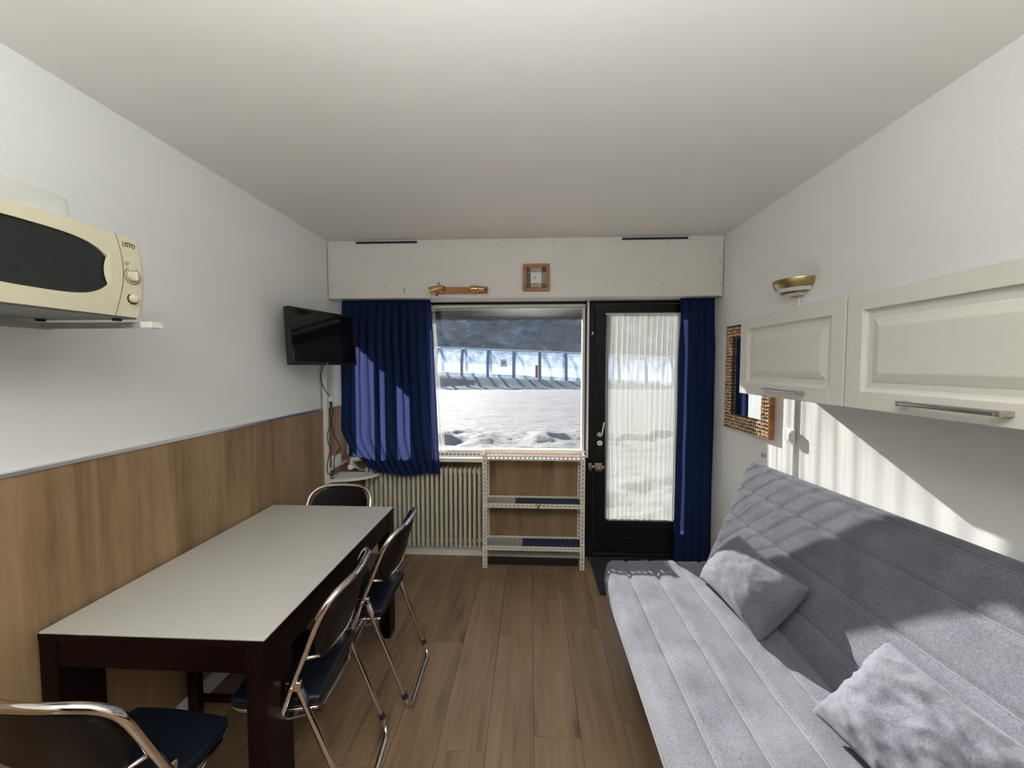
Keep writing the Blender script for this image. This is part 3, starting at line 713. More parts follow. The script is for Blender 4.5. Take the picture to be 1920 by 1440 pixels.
for s in bseams:
    ptsx = []
    for i in range(151):
        yv = SY0 + 0.03 + (SY1 + 0.115 - SY0 - 0.06) * i / 150
        ptsx.append(back_fn(Vector((0.0, yv, s))) + Vector((-0.0022, 0, 0.001)))
    sofa.part('back_seam', MB().tube(ptsx, 0.0010, 5), M['stitch'])
pp = [seat_fn(Vector((0.388, SY0 + 0.05 + (SY1 - SY0 - 0.09) * i / 100, 0.385))) + Vector((-0.002, 0, 0)) for i in range(101)]
sofa.part('edge_piping', MB().tube(pp, 0.003, 6), M['sofa'], True, 0)
sofa.part('base_frame', MB().rbox(0.56, 1.20, SY0 + 0.05, SY1 - 0.08, 0.045, 0.275, 0.01, k=1), M['dark'])
for xx in (0.58, 1.16):
    for yv in (SY0 + 0.1, SY1 - 0.15): sofa.part('foot', MB().lathe([(0, 0), (0.02, 0), (0.024, 0.05)], 10, Matrix.Translation((xx, yv, 0))), M['dark'])
# cushions
def cushion(name, M4, w, h, t, label, seed, crease=1.0):
    mb = MB(); nu, nv = 72, 56
    def f(sgn):
        def g_(u, v):
            a = (u - 0.5) * 2; b = (v - 0.5) * 2
            prof = (max(0, 1 - abs(a) ** 2.6) * max(0, 1 - abs(b) ** 2.6)) ** 0.5
            pull = 1 - 0.09 * (1 - abs(b) ** 2) * abs(a) ** 3; pull2 = 1 - 0.09 * (1 - abs(a) ** 2) * abs(b) ** 3
            edge = 1 - prof
            nz = noise.fractal(Vector((a * 1.6 + seed, b * 1.6, sgn)), 1, 2, 3)
            fold = noise.noise(Vector((a * 2.2 + seed, b * 4.5 + 0.8 * a, 5 * sgn + seed)))
            z = sgn * t / 2 * prof + (0.012 * crease * nz + 0.034 * crease * (0.25 - min(0.5, abs(fold)) ) * (0.35 + edge)) * prof * sgn
            return M4 @ Vector((a * w / 2 * pull, b * h / 2 * pull2, z))
        return g_
    mb.grid(f(1), nu, nv); mb.grid(f(-1), nu, nv)
    o = single(name, mb, M['sofa'], label, 'cushion', tuple(M4.translation), True, 0, 'grey cushions on the sofa')
    # weld the rim
    import bmesh
    bm = bmesh.new(); bm.from_mesh(o.data); bmesh.ops.remove_doubles(bm, verts=bm.verts, dist=1e-5); bmesh.ops.recalc_face_normals(bm, faces=bm.faces); bm.to_mesh(o.data); bm.free()
    return o
def frame(c, xa, ya):
    xa = Vector(xa).normalized(); ya = Vector(ya); ya = (ya - xa * ya.dot(xa)).normalized(); za = xa.cross(ya)
    m = Matrix((xa, ya, za)).transposed().to_4x4(); m.translation = c; return m
CU1 = frame((0.965, 1.745, 0.565), (0.08, -1, -0.02), (0.66, 0.0, 0.72))
cushion('cushion', CU1, 0.45, 0.29, 0.21, 'small grey cushion leaning at the far end of the sofa', 1.7, 0.6)
CU2 = frame((0.99, 0.975, 0.578), (0.12, -1, -0.05), (0.66, 0.22, 0.66))
cushion('cushion', CU2, 0.43, 0.31, 0.20, 'large creased grey cushion leaning on the sofa at the lower right', 5.2, 1.4)
# door mat
single('door_mat', MB().rbox(0.465, 1.25, 2.56, 3.0, 0.0, 0.012, 0.004, n=(1, 1, 1)), M['mat'], 'dark navy mat on the floor in front of the door', 'mat', (0.85, 2.8, 0))

# ------------------------------------------------------------------ wall cabinets
def cab_door(th, y0, y1, z0, z1, X):
    # door leaf facing -X at plane X, thickness 0.02
    g_ = 0.0015; y0 += g_; y1 -= g_
    SW, RH = 0.062, 0.058
    mb = MB()
    mb.rbox(X, X + 0.02, y0, y0 + SW, z0, z1, 0.0022, k=1).rbox(X, X + 0.02, y1 - SW, y1, z0, z1, 0.0022, k=1)
    mb.rbox(X, X + 0.02, y0 + SW, y1 - SW, z0, z0 + RH, 0.0022, k=1).rbox(X, X + 0.02, y0 + SW, y1 - SW, z1 - RH, z1, 0.0022, k=1)
    d = th.part('door', mb, M['cabinet'])
    def rect(a, x): return [(x, y0 + SW + a, z0 + RH + a), (x, y1 - SW - a, z0 + RH + a), (x, y1 - SW - a, z1 - RH - a), (x, y0 + SW + a, z1 - RH - a)]
    rings = [rect(-0.002, X + 0.004), rect(0.006, X + 0.010), rect(0.012, X + 0.0125), rect(0.028, X + 0.0125), rect(0.032, X + 0.0105), rect(0.056, X + 0.003), rect(0.060, X + 0.0025)]
    pm_ = MB(); 
    for r_ in rings: pm_.v += r_
    for k in range(len(rings) - 1):
        for i in range(4): pm_.f.append((k * 4 + i, k * 4 + (i + 1) % 4, (k + 1) * 4 + (i + 1) % 4, (k + 1) * 4 + i))
    pm_.f.append(tuple((len(rings) - 1) * 4 + i for i in range(4)))
    pm_.v += rect(-0.002, X + 0.018); pm_.f.append(tuple(len(rings) * 4 + i for i in range(4)))
    th.part('door_panel', pm_, M['cabinet'], parent=d)
    return d
def cab_handle(th, d, ya, yb, z, X):
    mb = MB().rbox(X - 0.034, X - 0.020, ya, yb, z - 0.007, z + 0.007, 0.006, k=2)
    mb.rbox(X - 0.034, X + 0.001, ya, ya + 0.014, z - 0.007, z + 0.007, 0.003, k=1).rbox(X - 0.034, X + 0.001, yb - 0.014, yb, z - 0.007, z + 0.007, 0.003, k=1)
    th.part('handle', mb, M['steel'], True, parent=d)
CX, CZ0, CZ1 = 1.06, 1.386, 1.760
for (y0, y1, ha, hb, lab) in ((1.381, 2.045, 1.565, 1.80, 'pale wall cabinet above the sofa nearer the window, with a bar handle'), (0.655, 1.377, 0.905, 1.155, 'pale wall cabinet above the sofa nearer the camera, running out of the right picture edge')):
    cb = Thing('wall_cabinet', (XR, (y0 + y1) / 2, CZ0), lab, 'cabinet', 'wall cabinets above the sofa')
    body = MB().box(CX + 0.021, XR, y0, y0 + 0.016, CZ0, CZ1).box(CX + 0.021, XR, y1 - 0.016, y1, CZ0, CZ1).box(CX + 0.021, XR, y0 + 0.016, y1 - 0.016, CZ0, CZ0 + 0.016).box(CX + 0.021, XR, y0 + 0.016, y1 - 0.016, CZ1 - 0.016, CZ1).box(XR - 0.008, XR, y0 + 0.016, y1 - 0.016, CZ0 + 0.016, CZ1 - 0.016)
    cb.part('body', body, M['cabinet'])
    d = cab_door(cb, y0, y1, CZ0, CZ1, CX); cab_handle(cb, d, ha, hb, CZ0 + 0.033, CX)

# ------------------------------------------------------------------ sconce + cable duct + switch
sc_ = Thing('wall_sconce', (XR, 2.09, 1.88), 'brass half-bowl wall lamp above the wall cabinet', 'wall lamp')
RX, RY, RZ = 0.115, 0.115, 0.085
def bowl(a, b, r=1.0):   # a: 0..pi around, b: 0 rim .. 1 bottom
    e = b * math.pi / 2
    return (XR - 0.004 - RX * r * math.cos(e) * math.sin(a), 2.095 + RY * r * math.cos(e) * math.cos(a), 1.958 - RZ * r * math.sin(e))
for (b0, b1, mt, nm, r_) in ((0, 0.34, 'brass_worn', 'bowl', 1.0), (0.34, 0.5, 'plastic', 'white_band', 0.985), (0.5, 0.6, 'brass_worn', 'brass_band', 1.0), (0.6, 0.78, 'plastic', 'white_band', 0.985), (0.78, 1.0, 'brass_worn', 'bowl_base', 1.0)):
    sc_.part(nm, MB().grid(lambda u, v: bowl(math.pi * u, b0 + (b1 - b0) * v, r_), 28, 5).grid(lambda u, v: bowl(math.pi * u, b0 + (b1 - b0) * v, r_ - 0.03), 28, 5), M[mt], True, 60)
sc_.part('rim', MB().tube([bowl(math.pi * i / 24, 0, 0.99) for i in range(25)], 0.002, 6), M['brass'], True)
sc_.part('hanging_ring', MB().tube([(XR - 0.035, 2.03 + 0.008 * math.cos(t * math.pi / 6), 1.965 + 0.008 * math.sin(t * math.pi / 6)) for t in range(12)], 0.0015, 5, closed=True), M['brass'], True)
single('cable_duct', MB().rbox(XR - 0.012, XR, 2.083, 2.100, 0.30, 1.885, 0.002, k=1), M['plastic'], 'thin white vertical cable duct running down from the brass wall lamp', 'cable duct', (XR, 2.09, 0.3))
sw = Thing('light_switch', (XR, 2.10, 1.16), 'white light switch on the cable duct in the sunlit part of the wall', 'switch')
sw.part('plate', MB().rbox(XR - 0.034, XR - 0.0121, 2.068, 2.112, 1.122, 1.19, 0.004), M['plastic'], True)
sw.part('rocker', MB().rbox(XR - 0.038, XR - 0.03, 2.078, 2.102, 1.135, 1.178, 0.003), M['plastic'], True)
sw.part('junction_box', MB().rbox(XR - 0.012, XR, 2.113, 2.158, 1.13, 1.19, 0.003), M['plastic'], True)
pl = MB().rbox(XR - 0.006, XR, 2.335, 2.375, 0.985, 1.01, 0.002, k=1).tube([(XR - 0.008, 2.365, 0.99), (XR - 0.008, 2.355, 1.0)], 0.004, 6)
single('wall_clip', pl, M['bracket'], 'tiny grey plate fixed to the right wall below the mirror', 'wall clip', (XR, 2.35, 0.99))

# ------------------------------------------------------------------ mirror
mi = Thing('wall_mirror', (XR, 2.53, 1.11), 'wall mirror framed with small wood slices, partly behind the wall cabinet', 'mirror')
MY0, MY1, MZ0, MZ1, MF = 2.272, 2.790, 1.112, 1.790, 0.088
bk = MB().box(XR - 0.022, XR, MY0, MY1, MZ0, MZ0 + MF).box(XR - 0.022, XR, MY0, MY1, MZ1 - MF, MZ1).box(XR - 0.022, XR, MY0, MY0 + MF, MZ0 + MF, MZ1 - MF).box(XR - 0.022, XR, MY1 - MF, MY1, MZ0 + MF, MZ1 - MF)
mi.part('frame', bk, M['bark'])
mi.part('outer_edge', MB().box(XR - 0.03, XR - 0.0, MY0 - 0.006, MY0, MZ0, MZ1).box(XR - 0.03, XR, MY0 - 0.006, MY1, MZ0 - 0.006, MZ0), M['orange_wood'])
sl = MB(); rnd = random.Random(3)
yv = MY0 + 0.012
while yv < MY1 - 0.006:
    zv = MZ0 + 0.012
    while zv < MZ1 - 0.006:
        if not (MY0 + MF - 0.006 < yv < MY1 - MF + 0.006 and MZ0 + MF - 0.006 < zv < MZ1 - MF + 0.006):
            r_ = rnd.uniform(0.0075, 0.0105)
            sl.lathe([(0, 0.007), (r_ * 0.9, 0.007), (r_, 0.0)], 7, Matrix.Translation((XR - 0.022, yv + rnd.uniform(-.002, .002), zv + rnd.uniform(-.003, .003))) @ Matrix.Rotation(R(-90), 4, 'Y'))
        zv += 0.0215
    yv += 0.0205
o = mi.part('wood_slices', sl, M['slices']); o['kind'] = 'stuff'
mi.part('mirror_glass', MB().box(XR - 0.012, XR - 0.008, MY0 + MF, MY1 - MF, MZ0 + MF, MZ1 - MF), M['mirror'])

# ------------------------------------------------------------------ curtains
def cloth(name, label, x_at, z_top, z_bot, y0, amp, freq, mat, loc, nu=220, nv=90, seed=0, cat='curtain', ampx=0.0, hem=None, heading=0.03, group=None):
    mb = MB()
    def f(u, v):
        z = z_top + (z_bot(u) - z_top) * v if callable(z_bot) else z_top + (z_bot - z_top) * v; Y0 = y0(v) if callable(y0) else y0
        xl, xr = x_at(v); x_ = xl + (xr - xl) * u
        k = min(1.0, 0.25 + v * 4)
        ph = freq * 2 * math.pi * (u + 0.02 * noise.noise(Vector((u * 3, v * 2, seed)))) + 1.3 * noise.noise(Vector((u * 6, seed, 0)))
        am = amp * k * (0.6 + 0.7 * noise.noise(Vector((u * 5 + seed, v * 0.8, 1))) + 0.2)
        fine = (1 - min(1, v * 8)) * 0.006 * math.sin(ph * 3.1)
        y_ = Y0 + am * math.sin(ph) + fine + 0.006 * noise.noise(Vector((u * 9, v * 6, seed)))
        x_ += ampx * k * math.cos(ph) / (freq * 2)
        return (x_, y_, z)
    W_ = 1.6 * abs(x_at(0.5)[1] - x_at(0.5)[0])
    mb.grid(f, nu, nv, uvs=lambda u, v: (u * W_, v * (z_top - (z_bot(0.5) if callable(z_bot) else z_bot))))
    l = Vector(loc); mb.v = [tuple(Vector(q) - l) for q in mb.v]
    o = mb.build(name, mat, None, True, 0, recalc=False); o.location = loc
    return tag(o, label, cat, group)
def lx(v):
    z = 2.03 - v * 1.32
    xl = -1.455 - 0.02 * math.sin(v * 2) + (0.0 if z > 1.02 else 0.23 * ((1.02 - z) / 0.31) ** 1.6)
    return (xl, -0.768 + 0.068 * v)
blue_l = cloth('curtain', 'short navy curtain over the left part of the window', lx, 2.035, lambda u: 0.690 + 0.012 * math.sin(u * 9) + 0.30 * max(0, 0.16 - u), lambda v: 2.978 - 0.045 * v, 0.024, 11, M['curtain'], (-1.1, 3.0, 2.0), seed=2.0, ampx=0.25, group='navy curtains')
def sun_mask():  # added layer that blocks the sun, cut to leave narrow lit bands
    pieces = []
    def top(x): return 1.70 - 0.95 * max(0, x + 1.36)
    lit = [(-1.375, -1.232), (-1.185, -1.145), (-1.055, -0.955)]
    xs = [-1.44] + [v for p in lit for v in p] + [-0.79]
    mb = MB()
    for k in range(len(xs) - 1):
        x0, x1 = xs[k], xs[k + 1]; op = k % 2 == 1
        zf = top if op else (lambda x: 0.80)
        mb.grid(lambda u, v: (x0 + (x1 - x0) * u, 3.022 + 0.003 * math.sin(40 * (x0 + (x1 - x0) * u)), 2.02 + (zf(x0 + (x1 - x0) * u) - 2.02) * v), 6, 6)
    o = mb.build('added_sun_mask', M['sun_mask'], blue_l, True, 0); o.location = -Vector(blue_l.location)
sun_mask()
blue_r = cloth('curtain', 'full-length navy blue curtain hanging between the door and the right wall', lambda v: (1.100 - 0.012 * v, 1.362), 2.03, 0.02, 2.99, 0.028, 4.3, M['curtain'], (1.2, 3.0, 2.0), nu=120, seed=8.0, ampx=0.2, group='navy curtains')
cloth('lace_curtain', 'white knitted lace curtain stretched over the door glass', lambda v: (0.582 - 0.004 * math.sin(v * 5), 1.150 - 0.02 * v), 1.928, lambda u: 0.318 + 0.004 * math.sin(u * 60), 3.062, 0.0065, 15, M['lace'], (0.86, 3.06, 1.93), nu=260, nv=60, seed=4.0, group='lace curtains')
cloth('lace_curtain', 'narrow strip of white lace showing beside the right edge of the left navy curtain', lambda v: (-0.86, -0.755 + 0.075 * v), 1.99, 0.84, 3.075, 0.006, 3, M['lace'], (-0.8, 3.07, 2.0), nu=60, nv=40, seed=6.0, group='lace curtains')
rd = Thing('curtain_rod', (0.87, 3.065, 1.92), 'thin white rod carrying the lace curtain on the door', 'curtain rod')
rd.part('rod', MB().tube([(0.575, 3.066, 1.920), (1.16, 3.066, 1.920)], 0.004, 8), M['plastic'], True)
rd.part('rod_hook', MB().rbox(0.577, 0.583, 3.064, 3.076, 1.914, 1.926, 0.002), M['steel'])

# ------------------------------------------------------------------ radiator
ra = Thing('radiator', (-0.83, 3.04, 0.09), 'cream ribbed radiator below the window', 'radiator')
nr = 25; RX0, RX1 = -1.305, -0.385
rm = MB().rbox(-0.012, 0.012, -0.045, 0.028, 0, 0.63, 0.008, k=2).mesh('rib', M['radiator'], True, 40)
for i in range(nr):
    o = bpy.data.objects.new('rib', rm); COL.objects.link(o); o.parent = ra.o
    o.location = Vector((RX0 + 0.015 + i * (RX1 - RX0 - 0.03) / (nr - 1), 3.035, 0.095)) - ra.loc
for zz in (0.13, 0.685):
    ra.part('header_pipe', MB().tube([(RX0, 3.045, zz), (RX1 + 0.03, 3.045, zz)], 0.017, 10), M['radiator'], True)
ra.part('end_plug', MB().rbox(RX1 + 0.028, RX1 + 0.045, 3.03, 3.06, 0.665, 0.705, 0.004).rbox(RX1 + 0.028, RX1 + 0.045, 3.03, 3.06, 0.11, 0.15, 0.004), M['radiator'], True)
ra.part('wall_bracket', MB().box(-1.15, -1.13, 3.05, 3.096, 0.15, 0.66).box(-0.56, -0.54, 3.05, 3.096, 0.15, 0.66), M['radiator'])
ra.part('thermostat', MB().lathe([(0, 0.05), (0.02, 0.05), (0.024, 0.03), (0.024, 0)], 16, Matrix.Translation((-1.40, 3.0, 0.735)) @ Matrix.Rotation(R(90), 4, 'X')), M['plastic'], True)
ra.part('valve_pipe', MB().tube(smooth_path([(-1.40, 3.0, 0.735), (-1.40, 3.045, 0.72), (-1.36, 3.045, 0.69), (-1.30, 3.045, 0.685)], 4), 0.01, 8), M['steel'], True)

# ------------------------------------------------------------------ perforated angle parts
def perf_strip(mb, length, width, fr_, pitch=0.032, slot=(0.016, 0.009), n_rows=1):
    """fr_: function (along, across) -> Vector. One flat flange with rectangular slots, two-sided 1.5 mm skin comes from a modifier."""
    n = max(1, round(length / pitch)); p = length / n
    def q(a0, a1, b0, b1):
        o = len(mb.v); mb.v += [tuple(fr_(a0, b0)), tuple(fr_(a1, b0)), tuple(fr_(a1, b1)), tuple(fr_(a0, b1))]; mb.f.append((o, o + 1, o + 2, o + 3))
    b0, b1 = width / 2 - slot[1] / 2, width / 2 + slot[1] / 2
    q(0, length, 0, b0); q(0, length, b1, width)
    for i in range(n):
        a = i * p; s0 = a + (p - slot[0]) / 2; s1 = s0 + slot[0]
        q(a, s0, b0, b1); q(s1, a + p, b0, b1)
def solid(o, t=0.0015):
    md = o.modifiers.new('thickness', 'SOLIDIFY'); md.thickness = t; md.offset = 0; return o
ANG = 0.034
def upright(th, x, y, sx, sy, z0, z1):
    # L-section: flanges run from the outer corner (x,y) inwards
    mb = MB()
    perf_strip(mb, z1 - z0, ANG, lambda a, b: Vector((x + sx * b, y, z0 + a)))
    perf_strip(mb, z1 - z0, ANG, lambda a, b: Vector((x, y + sy * b, z0 + a)))
    o = th.part('upright', mb, M['perf'], recalc=False); solid(o)
def rail_x(th, x0, x1, y, z, sy, name='rail'):
    mb = MB()
    perf_strip(mb, x1 - x0, ANG, lambda a, b: Vector((x0 + a, y, z + b)))
    q = [(x0, y, z), (x1, y, z), (x1, y + sy * 0.02, z), (x0, y + sy * 0.02, z)]; mb.add(q, [(0, 1, 2, 3)])
    o = th.part(name, mb, M['perf'], recalc=False); solid(o)
def rail_y(th, y0, y1, x, z, name='side_rail'):
    mb = MB(); perf_strip(mb, y1 - y0, ANG, lambda a, b: Vector((x, y0 + a, z + b)))
    o = th.part(name, mb, M['perf'], recalc=False); solid(o)
SX0, SX1, SFY, SBY = -0.358, 0.402, 2.875, 3.055
sh = Thing('metal_shelf_unit', (0.02, 2.96, 0), 'low cream shelf unit of perforated steel angles in front of the oak panel', 'shelf unit')
for x_, s1 in ((SX0, 1), (SX1, -1)):
    for y_, s2 in ((SFY, 1), (SBY, -1)): upright(sh, x_, y_, s1, s2, 0.0, 0.862)
for zz in (0.822, 0.462, 0.138):
    rail_x(sh, SX0 + 0.002, SX1 - 0.002, SFY + 0.002, zz, 1); rail_x(sh, SX0 + 0.002, SX1 - 0.002, SBY - 0.002, zz + (0.008 if zz > 0.5 else 0), -1)
    rail_y(sh, SFY + 0.002, SBY - 0.002, SX0 + 0.002, zz); rail_y(sh, SFY + 0.002, SBY - 0.002, SX1 - 0.002, zz)
sh.part('top_board', MB().box(SX0 + 0.006, SX1 - 0.006, SFY + 0.006, SBY - 0.006, 0.8245, 0.8325), M['pinkboard'], label='pale pink top board')
for zz in (0.466, 0.142): sh.part('shelf_board', MB().box(SX0 + 0.006, SX1 - 0.006, SFY + 0.006, SBY - 0.006, zz, zz + 0.012), M['greyboard'])
single('felt_strip', MB().rbox(-0.115, 0.375, 2.90, 3.04, 0.478, 0.484, 0.002, k=1), M['navyfelt'], 'navy felt strip on the middle shelf of the steel unit', 'felt', (0.13, 2.97, 0.478), group='navy felt strips')
single('felt_strip', MB().rbox(-0.06, 0.385, 2.895, 3.04, 0.154, 0.160, 0.002, k=1), M['navyfelt'], 'navy felt strip on the bottom shelf of the steel unit', 'felt', (0.16, 2.97, 0.154), group='navy felt strips')
single('floor_board', MB().rbox(-0.318, 0.362, 2.93, 2.95, 0.0, 0.05, 0.003, k=1), M['dark'], 'black board standing on the floor under the steel shelf unit', 'board', (0.02, 2.94, 0))
single('string_knot', MB().tube(smooth_path([(0.045, 2.872, 0.495), (0.058, 2.866, 0.480), (0.05, 2.868, 0.462), (0.062, 2.866, 0.450)], 4), 0.0025, 5).tube(smooth_path([(0.078, 2.872, 0.494), (0.060, 2.866, 0.478), (0.068, 2.868, 0.462)], 4), 0.0025, 5), M['coil'], 'black string knotted round the middle rail of the steel shelf unit', 'string', (0.06, 2.87, 0.48))
# shelf over the radiator
rs = Thing('radiator_shelf', (-0.9, 3.0, 0.79), 'white shelf on perforated angle above the radiator', 'shelf')
rs.part('shelf_board', MB().box(-1.40, SX0 - 0.004, 2.955, 3.085, 0.795, 0.808), M['white'])
mb = MB(); perf_strip(mb, 1.035, 0.03, lambda a, b: Vector((-1.40 + a, 2.953, 0.785 + b))); solid(rs.part('front_rail', mb, M['perf'], recalc=False))
mb = MB(); perf_strip(mb, 1.035, 0.03, lambda a, b: Vector((-1.40 + a, 3.088, 0.80 + b))); solid(rs.part('back_rail', mb, M['perf'], recalc=False))
rs.part('wall_bracket', MB().box(-1.405, -1.38, 2.955, 3.095, 0.755, 0.794), M['perf'])
single('folded_cloth', MB().rbox(-1.395, -1.27, 2.965, 3.06, 0.809, 0.842, 0.014, n=(6, 4, 2), k=2, fn=lambda p: Vector((p.x, p.y, p.z + 0.008 * noise.noise(p * 30)))), M['bluecloth'], 'folded pale blue cloth on the radiator shelf behind the curtain', 'cloth', (-1.33, 3.01, 0.809), True, 0)

# ------------------------------------------------------------------ corner shelf, duct, cables
co = Thing('corner_shelf', (-1.5, 2.78, 0.67), 'white corner shelf with curved front below the television', 'shelf')
cpts = [(-1.495, 2.77), ]
for i in range(17):
    t = i / 16; a = Vector((-1.492, 2.765)); b = Vector((-1.175, 2.972)); cpt = Vector((-1.22, 2.80))
    p = a * (1 - t) ** 2 + cpt * 2 * t * (1 - t) + b * t * t; cpts.append((p.x, p.y))
cpts += [(-1.195, 2.984), (-1.495, 2.984)]
co.part('board', MB().prism(cpts[1:], 0.668, 0.690), M['white'])
for xx, yv in ((-1.465, 2.80), (-1.205, 2.965)): co.part('peg', MB().lathe([(0, 0.004), (0.012, 0.004), (0.013, 0)], 10, Matrix.Translation((xx, yv, 0.690))), M['rubber'])
dk = Thing('corner_post', (-1.49, 2.775, 0), 'slim white post at the end of the oak wall panel beside the radiator', 'post')
dk.part('post', MB().rbox(XL + 0.019, -1.468, 2.752, 2.775, 0.0, 1.56, 0.003, k=1), M['white'])
sk = Thing('socket_box', (-1.50, 2.90, 0.74), 'white socket box in the corner beside the radiator shelf', 'socket')
sk.part('box', MB().rbox(XL + 0.019, -1.462, 2.86, 2.94, 0.765, 0.845, 0.004), M['plastic'], True)
sk.part('cable_tray', MB().box(XL + 0.019, -1.485, 2.79, 3.09, 0.742, 0.762), M['plastic'])
# television
TVC = Vector((-1.3265, 2.485, 0)); yaw = math.atan2(0.147, 0.53)
tvM = Matrix.Translation((TVC.x, TVC.y, 1.70)) @ Matrix.Rotation(-yaw, 4, 'Z') @ Matrix.Rotation(R(-3), 4, 'Y')
# local: +X faces the room, Y runs along the wall
tv = Thing('television', (-1.42, 2.485, 1.70), 'flat black television angled on the left wall beside the navy curtain', 'television')
tv.part('casing', MB().rbox(-0.035, 0.0, -0.275, 0.275, -0.172, 0.172, 0.006, tvM), M['tv'], True)
tv.part('rear_hump', MB().rbox(-0.062, -0.03, -0.17, 0.17, -0.13, 0.08, 0.01, tvM), M['tv'], True)
bz = MB().rbox(-0.002, 0.005, -0.275, 0.275, 0.159, 0.172, 0.002, tvM, k=1).rbox(-0.002, 0.005, -0.275, 0.275, -0.172, -0.152, 0.002, tvM, k=1).rbox(-0.002, 0.005, -0.275, -0.262, -0.152, 0.159, 0.002, tvM, k=1).rbox(-0.002, 0.005, 0.262, 0.275, -0.152, 0.159, 0.002, tvM, k=1)
tv.part('bezel', bz, M['tv'], True)
tv.part('screen', MB().box(0.0, 0.0015, -0.262, 0.262, -0.152, 0.159, tvM), M['screen'])
tv.part('status_lamp', MB().rbox(0.004, 0.006, -0.01, 0.004, -0.166, -0.158, 0.001, tvM, k=1), M['steel'])
tv.part('wall_arm', MB().tube([(XL + 0.01, 2.52, 1.68), (-1.40, 2.50, 1.68)], 0.018, 8).rbox(XL, XL + 0.012, 2.46, 2.58, 1.60, 1.76, 0.003), M['dark'])
# cords
c_ = MB().tube(smooth_path([(-1.375, 2.545, 1.545), (-1.385, 2.545, 1.50), (-1.405, 2.56, 1.44), (-1.40, 2.60, 1.36), (-1.385, 2.64, 1.31)], 8), 0.003, 6)
single('television_lead', c_, M['coil'], 'short black lead hanging from the television to the white adapter', 'cable', (-1.39, 2.58, 1.4), True)
ad = Thing('power_adapter', (-1.38, 2.65, 1.30), 'small white in-line adapter on the cable below the television', 'adapter')
ad.part('block', MB().rbox(-1.40, -1.375, 2.64, 2.67, 1.275, 1.315, 0.004), M['perf'], True)
ad.part('plug', MB().rbox(-1.394, -1.381, 2.648, 2.662, 1.245, 1.276, 0.003), M['coil'], True)
c1_ = MB().tube(smooth_path([(-1.388, 2.655, 1.25), (-1.40, 2.66, 1.20), (-1.39, 2.66, 1.12), (-1.425, 2.67, 1.05), (-1.415, 2.66, 0.98), (-1.40, 2.66, 0.94), (-1.42, 2.66, 0.86), (-1.428, 2.66, 0.78), (-1.40, 2.665, 0.75)], 8), 0.003, 6)
c1_.tube(smooth_path([(-1.388, 2.655, 1.25), (-1.378, 2.66, 1.20), (-1.392, 2.66, 1.13), (-1.378, 2.665, 1.04), (-1.345, 2.665, 0.98), (-1.335, 2.665, 0.94), (-1.375, 2.665, 0.88), (-1.38, 2.66, 0.80), (-1.40, 2.665, 0.75)], 8), 0.003, 6)
single('hanging_cable', c1_, M['coil'], 'looped black cord hanging down the corner from the white adapter to the corner shelf', 'cable', (-1.39, 2.66, 1.0), True)
single('loose_wire', MB().tube(smooth_path([(-1.18, 2.98, 0.667), (-1.22, 2.965, 0.62), (-1.27, 2.96, 0.575), (-1.30, 2.96, 0.52), (-1.26, 2.96, 0.47), (-1.22, 2.97, 0.40)], 8), 0.0018, 5), M['coil'], 'thin dark wire dangling below the corner shelf in front of the radiator', 'wire', (-1.25, 2.96, 0.5), True)

# ------------------------------------------------------------------ microwave
mw = Thing('microwave', (-1.35, 0.93, 1.66), 'cream microwave oven with oval dark window high on the left wall', 'microwave')
MX, MYa, MYb, MZa, MZb = -1.18, 0.70, 1.148, 1.668, 1.900
mw.part('casing', MB().rbox(-1.50, MX - 0.03, MYa + 0.005, MYb - 0.006, MZa + 0.006, MZb - 0.004, 0.010, k=3), M['cream'], True)
PY = 1.073     # door / control panel split
def bulge(p):  # slight forward belly of the front
    t = (p.z - MZa) / (MZb - MZa); return Vector((p.x + (0.012 * math.sin(math.pi * t) if p.x > MX - 0.02 else 0), p.y, p.z))
# door front as a grid ring around an oval opening
def front_pt(y, z, dx=0.0):
    t = (z - MZa) / (MZb - MZa); return Vector((MX + 0.010 * math.sin(math.pi * max(0, min(1, t))) + dx, y, z))
OC = ((MYa + PY) / 2 + 0.0, 1.788); OA, OB = 0.172, 0.077
def oval(a):
    ca, sa = math.cos(a), math.sin(a)
    y = OC[0] + OA * math.copysign(abs(ca) ** 0.62, ca); y = min(y, PY - 0.021)
    z = OC[1] + OB * math.copysign(abs(sa) ** 0.9, sa) * (1.0 - 0.0 * ca)
    return y, z
def seam_y(z): return PY + 0.012 * math.sin((z - MZa) / (MZb - MZa) * math.pi) - 0.008 * math.cos((z - MZa) / (MZb - MZa) * math.pi) * 0.6
def outer(a):
    ca, sa = math.cos(a), math.sin(a); hy, hz = (PY - MYa) / 2, (MZb - MZa) / 2
    k = min(hy / max(1e-6, abs(ca)), hz / max(1e-6, abs(sa)) ) if True else 0
    # point on rectangle boundary in direction (ca*hy, sa*hz)
    s_ = 1 / max(abs(ca), abs(sa)); y = (MYa + PY) / 2 + ca * s_ * hy; z = (MZa + MZb) / 2 + sa * s_ * hz
    if ca * s_ > 0.999: y = seam_y(z)
    return y, z
def ringgrid(u, v):
    a = 2 * math.pi * u; (y0, z0), (y1, z1) = oval(a), outer(a); y, z = y0 + (y1 - y0) * v, z0 + (z1 - z0) * v
    return front_pt(y, z)
md_ = MB().grid(ringgrid, 96, 8)
def skirt(u, v): a = 2 * math.pi * u; y, z = outer(a); p = front_pt(y, z); return (p.x - 0.035 * v, p.y, p.z)
md_.grid(skirt, 96, 1)
def lipf(u, v): a = 2 * math.pi * u; y, z = oval(a); p = front_pt(y, z); return (p.x - 0.008 * v, p.y, p.z)
md_.grid(lipf, 96, 1)
dr = mw.part('door', md_, M['cream'], True, 40)
gm = MB()
ov = [oval(2 * math.pi * i / 96) for i in range(96)]
